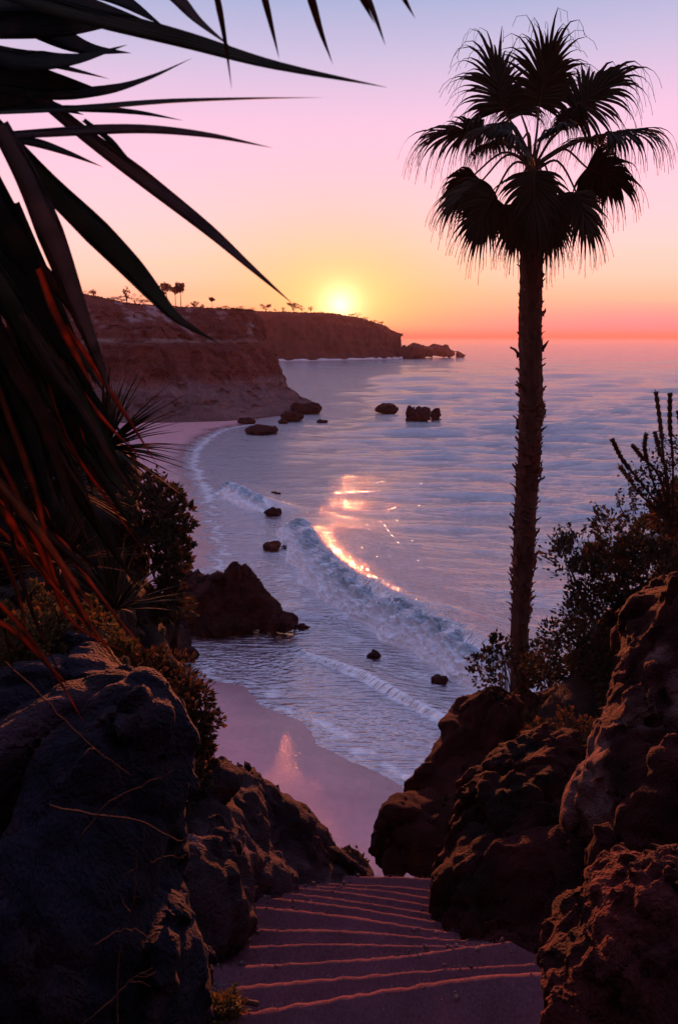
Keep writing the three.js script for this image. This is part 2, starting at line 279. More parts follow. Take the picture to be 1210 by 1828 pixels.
function seaAt(x, z, cell) {
  const depth = -sandHeight(x, z), open = sstep(0.1, 1.6, depth), D = -z;
  const wx = 0.9 * noise(x * 0.05, 2, z * 0.09) + 0.35 * noise(x * 0.3, 2, z * 0.3), wz = 0.9 * noise(x * 0.05, 7, z * 0.09) + 0.35 * noise(x * 0.3, 7, z * 0.3), gust = 0.85 + 0.35 * noise(x * 0.03, 9, z * 0.05);
  let h = 0;
  for (const t of trains) { const f = sstep(1.5, 3, t.L / cell); if (f > 0) { const small = t.L < 3 ? lerp(0.2, 1, open) : open; h += f * small * gust * t.A * Math.sin(t.kx * (x + wx) + t.kz * (z + wz) + t.ph); } }
  let foam = 0, y = 0.02 + h;
  if (D < 110) {
    const [d1, t1] = toCurve(breaker, x, z), e1 = sstep(0, 0.16, t1) * (0.6 + 0.4 * sstep(0.1, 0.4, t1));
    if (Math.abs(d1) < 14) { const A = 1.25 * e1; y += d1 > 0 ? A * Math.exp(-((d1 / 3.2) ** 2)) : A * sstep(-1.2, 0, d1); foam = Math.max(foam, e1 * sstep(-2.4, -1.2, d1) * sstep(-0.1, -0.5, d1), 0.6 * e1 * sstep(-5, -1.5, d1) * sstep(-0.2, -1, d1) * sstep(0.02, 0.25, fbm(x * 0.9, 4, z * 0.9, 4))); }
    const [d2, t2] = toCurve(farBreak, x, z), e2 = sstep(0, 0.1, t2) * sstep(1, 0.75, t2);
    if (Math.abs(d2) < 8) { y += e2 * 0.75 * (d2 > 0 ? Math.exp(-((d2 / 2) ** 2)) : sstep(-0.9, 0, d2)); foam = Math.max(foam, e2 * sstep(-2.2, -0.6, d2 + 0.6 * noise(x, 1, z)) * sstep(0.3, -0.2, d2)); }
    const wob = 0.18 * noise(x * 1.2, 3, z * 1.2), [d3, t3] = toCurve(ripple, x + wob, z + wob), e3 = sstep(0, 0.12, t3) * lerp(0.45, 1, sstep(0.15, 0.5, t3));
    if (Math.abs(d3) < 3) { y += e3 * 0.24 * (d3 > 0 ? Math.exp(-((d3 / 0.9) ** 2)) : sstep(-0.22, 0.02, d3)); foam = Math.max(foam, e3 * sstep(-0.34, -0.16, d3 + 0.12 * noise(x * 4, 1, z * 4)) * sstep(0.16, 0.0, d3) * sstep(-0.35, 0.1, noise(x * 2.2, 5, z * 2.2) + 0.1)); }
    const [d4, t4] = toCurve(crossLine, x, z), e4 = sstep(0, 0.15, t4) * sstep(1, 0.8, t4);
    if (Math.abs(d4) < 3) y += e4 * 0.16 * (d4 > 0 ? Math.exp(-((d4 / 0.8) ** 2)) : sstep(-0.35, 0, d4));
    // lace left by the swash, and its edge
    const lace = sstep(0.62, 0.9, ridged(x * 0.9 + 0.4 * noise(x * 2, 1, z * 2), 3, z * 0.9, 3)) * sstep(0.9, 0.2, depth) * sstep(-0.15, 0.25, noise(x * 0.25, 6, z * 0.25));
    foam = Math.max(foam, 0.4 * lace * sstep(0.012, 0.05, depth));
    const edge = depth + y - 0.02; foam = Math.max(foam, 0.75 * sstep(-0.005, 0.006, edge) * sstep(0.03, 0.012, edge) * sstep(-0.2, 0.2, noise(x * 1.5, 2, z * 1.5)));
    if (z < -58) foam = Math.max(foam, 0.9 * sstep(0.0, 0.02, depth) * sstep(0.05, 0.02, depth + 0.03 * noise(x * 0.9, 1, z * 0.9)));
  }
  return [y, foam, depth];
}
{
  const g = new Geo(), rows = 1180, cols = 480, deep = [0.018, 0.036, 0.06], shallow = [0.24, 0.14, 0.155], white = [0.78, 0.8, 0.84];
  for (let j = 0; j <= rows; j++) {
    const s = j === rows ? 12 / 16000 : lerp(0.86, 0.0022, j / (rows - 1)), D = 12 / s, dr = 0.00073 * D * D / 12;
    for (let i = 0; i <= cols; i++) {
      const a = lerp(-0.5, 0.72, i / cols), x = a * D * (1 + 0.0 * j) + (a < 0 ? -6 : 6) * Math.abs(a), z = -D, cell = Math.max(D * 1.2 / cols * 0.5, dr);
      const [y, foam, depth] = seaAt(x, z, cell), k = Math.exp(-Math.max(depth, 0) / 0.55), c = [0, 1, 2].map((q) => lerp(lerp(deep[q], shallow[q], k), white[q], clamp(foam)));
      g.v(V(x, y, z), c, x, z);
    }
  }
  for (let j = 0; j < rows; j++) for (let i = 0; i < cols; i++) { const a = j * (cols + 1) + i; g.quad(a, a + 1, a + cols + 2, a + cols + 1); }
  const wt = tileTexture(512, (u, v) => 0.5 + tfbm(u, v, 4, 5) * 0.8, 0.22);
  wt.repeat.set(0.045, 0.22);
  const m = mesh('sea', g.build(), new THREE.MeshPhysicalMaterial({ vertexColors: true, roughness: 0.1, ior: 4.6, bumpMap: wt, bumpScale: 0.15 }));
  tag(m, 'rippled sea water filling the bay out to the horizon', null, null, 'structure');
}
M.foam = std({ roughness: 0.9 });
function foamFront(name, label, line, { height, front, n, m, lump, seed, fadeA, fadeB }) { // the tumbling white front of a wave
  const cv = new THREE.CatmullRomCurve3(line.map(([x, z]) => V(x, 0, z))), g = new Geo(), L = cv.getLength();
  for (let i = 0; i <= n; i++) {
    const t = i / n, p = cv.getPointAt(t), tn = cv.getTangentAt(t), out = V(-tn.z, 0, tn.x);
    const tw = noise(t * L * 0.35, seed, 0), e = sstep(0, fadeA, t) * sstep(1, 1 - fadeB, t), hgt = height * e * (0.8 + 0.5 * tw), fr = front * (0.55 + 0.45 * e) * (1 + 0.45 * noise(t * L * 0.5, seed + 4, 2));
    for (let j = 0; j <= m; j++) {
      const s = j / m;                                        // 0 on the crest's back, 1 at the foot
      const sx = lerp(-0.25, 1, s), prof = s < 0.2 ? 1 - 0.25 * (1 - s / 0.2) ** 2 : lerp(1, 0, ((s - 0.2) / 0.8) ** 1.15);
      const q = p.clone().addScaledVector(out, sx * fr); q.y = hgt * prof + 0.03;
      const b1 = 1 - Math.abs(noise(t * L * 1.35 + 0.5 * noise(t * L * 0.4, 8, 1), s * 2.4, seed)) * 2, b2 = 1 - Math.abs(noise(t * L * 2.6, s * 4.5, seed + 3)) * 2, b3 = fbm(t * L * 6, s * 11, seed + 6, 3), amp = lump * e * Math.sin(Math.PI * clamp(s * 0.9 + 0.06));
      const b4 = 1 - Math.abs(noise(t * L * 6.5 + b1, s * 11, seed + 21)) * 2, b5 = fbm(t * L * 15, s * 26, seed + 31, 2); q.y += amp * (0.5 * (b1 - 0.4) + 0.3 * (b2 - 0.4) + 0.3 * b3 + 0.16 * b4 + 0.3 * b5); q.addScaledVector(out, amp * 0.6 * (b2 - 0.3) + amp * 0.45 * b1 + amp * 0.2 * b4 + amp * 0.35 * b5);
      if (j === m) q.y = Math.min(q.y, -0.06); if (j === 0) q.y -= 0.3;
      const streak = sstep(-0.05, 0.3, fbm(t * L * 1.8, s * 1.6, seed + 9, 3) + 0.3 * (s - 0.42)), w = [0.92, 0.94, 0.95], teal = [0.26, 0.4, 0.46], k = lerp(1, streak, sstep(0.75, 0.3, s) * 0.85);
      g.v(q, w.map((v, c) => lerp(teal[c], v, k)), t * L, s * fr);
    }
  }
  for (let i = 0; i < n; i++) for (let j = 0; j < m; j++) { const a = i * (m + 1) + j; g.quad(a, a + 1, a + m + 2, a + m + 1); }
  const o = mesh(name, g.build(), M.foam); return tag(o, label, 'wave', 'waves breaking on the beach');
}
foamFront('breaking_wave', 'long white wave breaking diagonally across the bay behind the palm trunk', breaker, { height: 1.25, front: 1.7, n: 1100, m: 80, lump: 0.5, seed: 3, fadeA: 0.14, fadeB: 0.02 });
foamFront('breaking_wave', 'short white wave curling near the far sand by small rocks', farBreak, { height: 0.85, front: 1.5, n: 160, m: 24, lump: 0.4, seed: 13, fadeA: 0.1, fadeB: 0.3 });

{ // spray thrown up along the crest of the long wave
  const r = rng(61), g = new Geo(), cv = new THREE.CatmullRomCurve3(breaker.map(([x, z]) => V(x, 0, z)));
  for (let k = 0; k < 5200; k++) { const t = 0.1 + 0.9 * r(), p = cv.getPointAt(t), tn = cv.getTangentAt(t), e = sstep(0.08, 0.3, t), burst = Math.max(0, noise(t * 22, 3, 1) + 0.25), sx = lerp(-0.3, 1.9, r()), h = sx < 0.4 ? 1.25 + 0.55 * burst * r() ** 2 : 1.25 * (1 - sx / 2.1) + 0.45 * r() ** 2; p.add(V(-tn.z * sx, h * e, tn.x * sx)); const z = 0.008 + 0.022 * r() ** 4, o = [V(z, -z, 0), V(-z, -z, z), V(-z, -z, -z), V(0, z, 0)].map((d) => g.v(d.add(p), [0.88, 0.9, 0.92])); g.tri(o[0], o[3], o[1]); g.tri(o[1], o[3], o[2]); g.tri(o[2], o[3], o[0]); g.tri(o[0], o[1], o[2]); }
  tag(mesh('sea_spray', g.build(null, true), M.foam), 'fine white spray above the long breaking wave', null, null, 'stuff');
}

// ------------------------------------------------------------------ cliffs
const skyline = {};                                         // where each cliff's rim stands out, by column
const rimAt = (name, px) => { for (let k = 0; k < 8; k++) for (const q of [1, -1]) { const f = skyline[name][Math.round(px / 3) + q * k]; if (f) return f.p; } return null; };
function cliff(name, label, base, centre, profile, { nu, nv, amp, scale, gully, color, capDepth = 40, seed = 0 }) {
  const cv = new THREE.CatmullRomCurve3(base.map(([x, z]) => V(x, 0, z)), false, 'centripetal'), g = new Geo();
  for (let i = 0; i <= nu; i++) {
    const u = i / nu, p = cv.getPoint(u), inw = V(centre[0] - p.x, 0, centre[1] - p.z), dist = inw.length(); inw.normalize(); const prof = profile(u, p);
    let last = prof.at(-1);
    for (let j = 0; j <= nv; j++) {
      const v = j / nv; let set, h;
      if (v < 0.85) { const f = v / 0.85 * (prof.length - 1), k = Math.min(Math.floor(f), prof.length - 2), t = f - k; set = lerp(prof[k][0], prof[k + 1][0], t); h = lerp(prof[k][1], prof[k + 1][1], t); }
      else { const t = (v - 0.85) / 0.15; set = lerp(last[0], Math.min(capDepth, dist * 0.95), t * t); h = last[1] + 0.6 * t; }
      const q = p.clone().addScaledVector(inw, set); q.y = h - (j === 0 ? 1.5 : 0);
      const a = amp * (v < 0.85 ? sstep(0, 0.08, v) * lerp(1, 0.25, sstep(0.72, 0.85, v)) : 0.25);
      const sy = (q.y + 0.05 * q.x + 0.8 * noise(q.x / scale, 3, q.z / scale)) / (scale * 0.34), band = Math.abs((sy % 1 + 1) % 1 - 0.5) - 0.25 + 0.2 * noise(sy * 3, 1, 5), gl = ridged(q.x / gully + seed, q.y / (gully * 3.5), q.z / gully, 4) - 0.5, n = fbm(q.x / scale + seed, q.y / scale, q.z / scale, 5);
      q.addScaledVector(inw, a * (0.28 * band + gl * 1.2 + n + 0.45 * facet(q.x / scale * 2.2, q.y / scale * 1.6, q.z / scale * 2.2))); q.y += a * 0.5 * n;
      g.v(q, color(q, u, v, gl, n), 0, 0);
    }
  }
  for (let i = 0; i < nu; i++) for (let j = 0; j < nv; j++) { const a = i * (nv + 1) + j; g.quad(a, a + nv + 1, a + nv + 2, a + 1); }
  for (let k = 0; k < g.p.length; k += 3) if (g.p[k + 1] > 9) { const dx = g.p[k], dy = g.p[k + 1] - EYE, dz = g.p[k + 2], zc = -dz * cp - dy * sp, b = Math.round((CX + FPX * dx / zc) / 3), py = CY - FPX * (dy * cp - dz * sp) / zc, q = (skyline[name] ??= {})[b]; if (zc > 5 && (!q || py < q.py)) skyline[name][b] = { py, p: V(dx, g.p[k + 1], dz) }; }
  const geo = boxUV(g.build()); const o = mesh(name, geo, M.cliff); return tag(o, label, null, null, 'structure');
}
const mix3 = (a, b, t) => a.map((v, k) => lerp(v, b[k], t));
cliff('sea_cliff', 'red brown terraced cliff with a scree slope behind the beach', [[-95, -70], [-70, -90], [-45, -103], [-27, -108], [-17, -113], [-9.5, -122], [-4.2, -131], [-2.6, -136], [-5, -142], [-12, -155], [-24, -190], [-45, -260]], [-52, -158], (u, p) => {
  const k = sstep(-14, -3, p.x), top = ramp([[-75, 22], [-45, 20], [-30, 18.2], [-20, 17], [-2, 16.3]], p.x);
  const left = [[0, 0], [4, 2.2], [8.5, 5.2], [10, 7.5], [11.5, 10.8], [12.6, 11.3], [15, 11.4], [16.5, 13.2], [20, top - 1.4], [23, top]], toe = [[0, 0], [4, 1.7], [7, 3.6], [8.2, 6], [9.2, 8.6], [10.2, 10.6], [11.2, 11.7], [11.8, 13.5], [12.6, 15.4], [13.4, top]];
  return left.map((l, q) => mix3(l, toe[q], k));
}, { nu: 420, nv: 150, amp: 1.5, scale: 5, gully: 4.5, capDepth: 34, color: (q, u, v, gl, n) => {
  const scree = sstep(6.6, 4.2, q.y + 2.5 * n), ledge = sstep(0.5, 0.2, Math.abs(q.y - 11.5)) * sstep(-0.3, 0.2, n), patch = sstep(0.1, 0.3, fbm(q.x * 0.25, q.y * 0.35, q.z * 0.25, 5)) * sstep(11.8, 13, q.y);
  let c = mix3([0.12, 0.042, 0.04], [0.20, 0.07, 0.055], clamp(0.5 + n * 1.4)); c = mix3(c, [0.22, 0.14, 0.14], scree * 0.85); c = mix3(c, [0.34, 0.24, 0.2], ledge * 0.7); c = mix3(c, [0.42, 0.32, 0.33], patch * 0.75);
  return c.map((x) => x * (1 + 0.3 * noise(q.x * 0.05, (q.y + 0.05 * q.x) * 1.6, q.z * 0.05) + 0.5 * fbm(q.x * 1.1, q.y * 1.1, q.z * 1.1, 3)));
} });
cliff('headland', 'sheer red headland running out to sea under the setting sun', [[-190, -330], [-120, -368], [-70, -392], [-34, -409], [0, -428], [26, -450], [36, -462], [41, -478], [38, -505], [20, -580], [0, -680]], [-70, -560], (u, p) => {
  const top = ramp([[-190, 28], [-60, 24.8], [0, 24.5], [18, 22.5], [30, 19.5], [36, 17], [41, 15]], p.x) * 1;
  return [[0, 0], [2, 1.2], [4, 2.5], [5, 6], [5.8, 10], [6.6, 14], [7.5, top * 0.8], [8.5, top * 0.92], [10, top * 0.98], [13, top]];
}, { nu: 420, nv: 70, amp: 2.6, scale: 12, gully: 9, capDepth: 80, seed: 30, color: (q, u, v, gl, n) => mix3([0.16, 0.055, 0.042], [0.25, 0.085, 0.06], clamp(0.5 + n * 1.5 + 0.3 * gl)).map((x) => x * (1 + 0.5 * fbm(q.x * 0.4, q.y * 0.4, q.z * 0.4, 3))) });
rock('rocky_point', 'low dark rocks at the seaward tip of the headland', [[735, 628, 468, 24, 14, 9], [755, 626, 474, 22, 9.5, 8], [778, 626, 478, 18, 8, 8], [795, 630, 482, 16, 7, 7], [820, 634, 486, 4, 1.7, 1.6], [829, 634, 487, 3, 1.4, 1.5]], { cell: 0.75, blend: 2.5, amp: 2, scale: 7, fine: 0.5, color: [0.14, 0.05, 0.045], color2: [0.09, 0.035, 0.03] }, { kind: 'structure' });
{ // surf at the foot of the far headland
  const g = new Geo(), cv = new THREE.CatmullRomCurve3([[-90, -372], [-60, -388], [-33, -404], [0, -423], [27, -446], [36, -458]].map(([x, z]) => V(x, 0.15, z)));
  const pts = cv.getPoints(240); g.tube(pts.map((p, k) => p.setY(0.1 + 0.25 * noise(k * 0.3, 1, 1)).add(V(0, 0, 1.2 * noise(k * 0.14, 3, 1)))), (t) => 0.25 + 0.9 * sstep(-0.1, 0.4, noise(t * 30, 2, 5) + 0.2), 5, [0.75, 0.75, 0.78]);
  tag(mesh('surf_line', g.build(), M.foam), 'thin white surf line at the foot of the far headland', null, null, 'structure');
}

// ------------------------------------------------------------------ the bank, the stairs
function bankHeight(x, z) {
  const D = -z, path = D < -3 ? EYE - 1.75 + 1.6 + (-D - 3) * 1.05 : D < 7.3 ? EYE - 2.15 - 0.53 * D : lerp(EYE - 6.1, 1.2, sstep(7.0, 12, D));
  const w = Math.max(Math.abs(x - 0.55) - 1.7, 0), side = D < 8 ? 0.9 * w : 0.55 * w * sstep(14, 9, D);
  return path + Math.min(side, 3.5) * sstep(-2, 2, D) + 0.12 * fbm(x, 1, z, 3) - 0.12;
}
{
  const g = new Geo(), nx = 140, nz = 190;
  for (let j = 0; j <= nz; j++) for (let i = 0; i <= nx; i++) { const zf = j / nz, z = zf < 0.25 ? lerp(46, 6, zf / 0.25) : lerp(6, -14, (zf - 0.25) / 0.75), x = lerp(-1, 1, i / nx) * lerp(18, 60, sstep(0.3, 0, zf)), c = 1 + 0.5 * fbm(x * 2, 3, z * 2, 3); g.v(V(x, bankHeight(x, z), z), [0.028 * c, 0.027 * c, 0.018 * c], x, z); }
  for (let j = 0; j < nz; j++) for (let i = 0; i < nx; i++) { const a = j * (nx + 1) + i; g.quad(a, a + 1, a + nx + 2, a + nx + 1); }
  tag(mesh('hillside', g.build(), M.sandPath), 'steep sandy hillside carrying the steps down to the beach', null, null, 'structure');
}
{
  const lines = [[[300, 1905], [460, 1886], [640, 1866], [860, 1846], [1120, 1834]], [[380, 1806], [445, 1797], [640, 1766], [830, 1737], [1080, 1722]], [[370, 1757], [430, 1752], [620, 1736], [825, 1721], [1060, 1708]], [[380, 1719], [445, 1716], [600, 1708], [690, 1701], [780, 1691], [900, 1676]], [[390, 1684], [450, 1682], [600, 1678], [765, 1682], [880, 1686]], [[420, 1649], [480, 1652], [620, 1655], [765, 1667], [880, 1677]], [[440, 1611], [520, 1618], [640, 1632], [765, 1652], [880, 1668]], [[450, 1594], [540, 1602], [640, 1616], [765, 1637], [880, 1655]], [[460, 1584], [570, 1595], [660, 1607], [770, 1625], [870, 1641]], [[500, 1577], [610, 1587], [660, 1594], [770, 1611], [870, 1628]], [[540, 1576], [645, 1582], [700, 1587], [785, 1600], [870, 1612]], [[560, 1572], [660, 1576], [720, 1579], [785, 1586], [870, 1594]], [[540, 1558], [660, 1560], [720, 1561], [785, 1564], [870, 1568]]];
  const st = group('staircase', 'worn sandy steps winding down between the rocks to the beach', 'stairs'), r = rng(8);
  const heights = lines.map((_, k) => EYE - 3.68 - 0.17 * k), N = 90, rows = [];
  lines.forEach((l, k) => { const cv = new THREE.CatmullRomCurve3(l.map(([x, y]) => onLevel(x, y, heights[k])), false, 'centripetal'); rows.push(cv.getPoints(N)); });
  for (let k = 0; k < rows.length; k++) {
    const g = new Geo(), h = heights[k], tone = lerp(0.9, 1.1, r()), back = k ? rows[k - 1].map((p) => p.clone().setY(h)) : rows[0].map((p) => p.clone().add(V(0, 0, 0.9)));
    const prof = [[0, -0.034], [0.25, -0.026], [0.5, -0.017], [0.66, -0.009], [0.78, -0.002], [0.85, 0.0], [0.90, -0.006], [0.955, -0.02], [1.01, -0.042], [1.05, -0.085], [1.055, -0.13], [1.05, -0.26]];
    for (let i = 0; i <= N; i++) {
      const a = back[i], b = rows[k][i], L = Math.max(b.clone().sub(a).length(), 0.05), dir = b.clone().sub(a).normalize();
      prof.forEach(([s, dy], q) => {
        const along = k === 0 && s < 0.9 ? s * L : s <= 0.5 ? s * L : L + (s - 1) * Math.min(0.34, L * 1.0), p = a.clone().addScaledVector(dir, along + (s > 0.8 ? 0.016 * noise(i * 0.35, k, 3) + 0.008 * noise(i * 1.3, k, 7) : 0));
        p.y = h + dy + 0.006 * noise(p.x * 3, k, p.z * 3) + 0.003 * noise(p.x * 14, k, p.z * 14);
        const m = tone * (1 + 0.5 * fbm(p.x * 3, k, p.z * 3, 4)); g.v(p, [0.19 * m, 0.082 * m, 0.10 * m], p.x, p.z + p.y);
      });
    }
    const W = prof.length; for (let i = 0; i < N; i++) for (let q = 0; q + 1 < W; q++) { const a = i * W + q; g.quad(a, a + W, a + W + 1, a + 1); }
    mesh('step', g.build(), M.sandPath, st);
  }
  // loose grains and gravel on the treads
  const gg = new Geo(); for (let q = 0; q < 9000; q++) { const k = Math.floor(r() * rows.length), i = Math.floor(r() * N), s = 1.01 - r() ** 3 * 0.95, b = rows[k][i], a = k ? rows[k - 1][i] : b.clone().add(V(0, 0, 1.2)), p = a.clone().lerp(b, s).setY(heights[k] - 0.002 - 0.03 * (1 - s) - (s > 0.95 ? 0.012 : 0)), z = 0.002 + 0.0055 * r() ** 3, c = 0.14 + 0.16 * r(); const o = [V(z, 0, 0), V(-z * 0.5, 0, z * 0.8), V(-z * 0.5, 0, -z * 0.8), V(0, z, 0)].map((d) => gg.v(d.add(p), [c, c * 0.72, c * 0.75])); gg.tri(o[0], o[3], o[1]); gg.tri(o[1], o[3], o[2]); gg.tri(o[2], o[3], o[0]); }
  for (let q = 0; q < 900; q++) { // stones and rubble gathered along both sides
    const k = Math.floor(r() * rows.length), side = r() < 0.5, i = Math.floor((side ? r() ** 1.6 * 0.3 : 1 - r() ** 1.6 * 0.34) * N), s = r(), b = rows[k][i], a = k ? rows[k - 1][i] : b.clone().add(V(0, 0, 0.6)), z = 0.006 + 0.022 * r() ** 4, p = a.clone().lerp(b, s).setY(heights[k] - 0.026 * (1 - s) + z * 0.2), c = 0.06 + 0.09 * r();
    const ring = [0, 1, 2, 3, 4].map((w) => V(Math.cos(w * 1.257) * z * lerp(0.7, 1.2, r()), 0, Math.sin(w * 1.257) * z * lerp(0.7, 1.2, r()))), lo = ring.map((d) => gg.v(d.clone().setY(-z * 0.4).add(p), [c, c * 0.65, c * 0.68])), hi = ring.map((d) => gg.v(d.clone().multiplyScalar(0.7).setY(z * lerp(0.35, 0.6, r())).add(p), [c, c * 0.65, c * 0.68])), top = gg.v(p.clone().add(V(0, z * 0.6, 0)), [c, c * 0.65, c * 0.68]);
    for (let w = 0; w < 5; w++) { gg.quad(lo[w], hi[w], hi[(w + 1) % 5], lo[(w + 1) % 5]); gg.tri(hi[w], top, hi[(w + 1) % 5]); }
  }
  const gm = mesh('gravel', gg.build(null, true), M.wood); tag(gm, 'loose grit scattered over the steps', null, null, 'stuff');
}

// ------------------------------------------------------------------ foreground rocks
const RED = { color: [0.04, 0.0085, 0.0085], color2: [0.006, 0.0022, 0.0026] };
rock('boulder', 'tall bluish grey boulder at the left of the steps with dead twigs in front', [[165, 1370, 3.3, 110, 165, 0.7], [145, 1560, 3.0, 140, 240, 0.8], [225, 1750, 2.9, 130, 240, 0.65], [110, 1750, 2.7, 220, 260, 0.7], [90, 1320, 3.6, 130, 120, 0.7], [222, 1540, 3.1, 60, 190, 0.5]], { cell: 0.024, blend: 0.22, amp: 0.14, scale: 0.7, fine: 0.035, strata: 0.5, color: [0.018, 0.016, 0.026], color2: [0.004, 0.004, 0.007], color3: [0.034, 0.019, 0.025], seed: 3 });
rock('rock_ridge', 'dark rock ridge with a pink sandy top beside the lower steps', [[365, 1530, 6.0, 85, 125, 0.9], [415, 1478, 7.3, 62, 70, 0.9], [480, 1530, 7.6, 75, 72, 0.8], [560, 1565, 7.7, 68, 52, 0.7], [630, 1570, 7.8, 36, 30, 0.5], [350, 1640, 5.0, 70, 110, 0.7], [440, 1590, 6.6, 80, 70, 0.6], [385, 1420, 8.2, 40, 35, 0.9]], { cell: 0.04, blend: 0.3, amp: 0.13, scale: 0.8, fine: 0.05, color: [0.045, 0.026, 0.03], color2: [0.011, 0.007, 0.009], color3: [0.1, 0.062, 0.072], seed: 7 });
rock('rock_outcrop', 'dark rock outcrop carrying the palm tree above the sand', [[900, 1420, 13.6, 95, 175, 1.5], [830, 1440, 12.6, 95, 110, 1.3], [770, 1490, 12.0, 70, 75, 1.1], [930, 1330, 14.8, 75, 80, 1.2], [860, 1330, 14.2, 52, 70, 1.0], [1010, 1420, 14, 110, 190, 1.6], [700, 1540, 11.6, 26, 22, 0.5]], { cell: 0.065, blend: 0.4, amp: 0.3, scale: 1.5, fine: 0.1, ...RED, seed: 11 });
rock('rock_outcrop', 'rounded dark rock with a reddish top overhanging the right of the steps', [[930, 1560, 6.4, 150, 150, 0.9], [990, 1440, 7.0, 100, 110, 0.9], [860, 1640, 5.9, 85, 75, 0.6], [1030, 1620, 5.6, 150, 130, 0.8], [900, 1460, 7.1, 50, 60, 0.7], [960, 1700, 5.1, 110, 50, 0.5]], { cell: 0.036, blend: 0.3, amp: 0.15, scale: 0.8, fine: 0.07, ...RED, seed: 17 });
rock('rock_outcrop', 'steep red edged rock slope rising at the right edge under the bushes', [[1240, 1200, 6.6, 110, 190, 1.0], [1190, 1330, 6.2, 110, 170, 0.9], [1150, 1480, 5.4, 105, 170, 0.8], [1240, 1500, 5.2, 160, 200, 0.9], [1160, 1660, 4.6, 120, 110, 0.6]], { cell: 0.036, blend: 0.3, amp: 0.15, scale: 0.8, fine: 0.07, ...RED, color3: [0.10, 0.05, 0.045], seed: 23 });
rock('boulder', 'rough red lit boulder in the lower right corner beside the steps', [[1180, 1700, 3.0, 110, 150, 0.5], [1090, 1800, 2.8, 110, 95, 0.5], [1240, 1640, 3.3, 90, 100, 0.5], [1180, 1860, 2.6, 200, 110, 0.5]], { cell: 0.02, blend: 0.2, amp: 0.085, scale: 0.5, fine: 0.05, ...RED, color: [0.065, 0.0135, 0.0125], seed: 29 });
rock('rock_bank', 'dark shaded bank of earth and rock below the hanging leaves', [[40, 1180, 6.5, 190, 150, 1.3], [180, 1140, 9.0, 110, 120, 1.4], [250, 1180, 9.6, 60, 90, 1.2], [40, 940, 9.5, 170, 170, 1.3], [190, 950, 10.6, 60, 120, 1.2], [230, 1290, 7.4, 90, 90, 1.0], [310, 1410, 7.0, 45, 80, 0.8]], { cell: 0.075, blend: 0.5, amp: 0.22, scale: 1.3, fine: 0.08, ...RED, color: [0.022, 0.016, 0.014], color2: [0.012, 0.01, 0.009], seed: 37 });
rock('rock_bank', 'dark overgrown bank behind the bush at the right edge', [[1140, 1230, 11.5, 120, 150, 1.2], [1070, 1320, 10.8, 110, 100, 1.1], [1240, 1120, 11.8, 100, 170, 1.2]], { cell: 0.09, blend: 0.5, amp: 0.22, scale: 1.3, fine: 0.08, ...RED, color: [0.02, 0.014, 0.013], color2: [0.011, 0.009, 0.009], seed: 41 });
// rocks on the sand and in the water
rock('beach_rock', 'large dark peaked rock standing on the wet sand', [[345, 1070, 31.8, 44, 44, 1.3], [385, 1068, 31.6, 34, 46, 1.2], [420, 1060, 31.4, 24, 48, 0.9], [438, 1045, 31.3, 13, 38, 0.6], [450, 1070, 31.2, 20, 42, 0.8], [470, 1088, 31, 18, 32, 0.8], [490, 1100, 30.9, 20, 24, 0.9], [510, 1110, 30.8, 20, 13, 0.8], [400, 1105, 31, 100, 22, 1.1]], { cell: 0.06, blend: 0.25, amp: 0.2, scale: 1.1, fine: 0.12, color: [0.04, 0.015, 0.015], color2: [0.016, 0.008, 0.008], seed: 43 });
rock('beach_rock', 'low black rock at the foot of the bank by the wet sand', [[305, 1150, 27.8, 40, 36, 1.2], [270, 1165, 27.5, 50, 40, 1.2], [335, 1168, 27, 20, 12, 0.5]], { cell: 0.09, blend: 0.4, amp: 0.2, scale: 1.4, fine: 0.08, color: [0.03, 0.014, 0.014], color2: [0.014, 0.008, 0.008], seed: 47 });
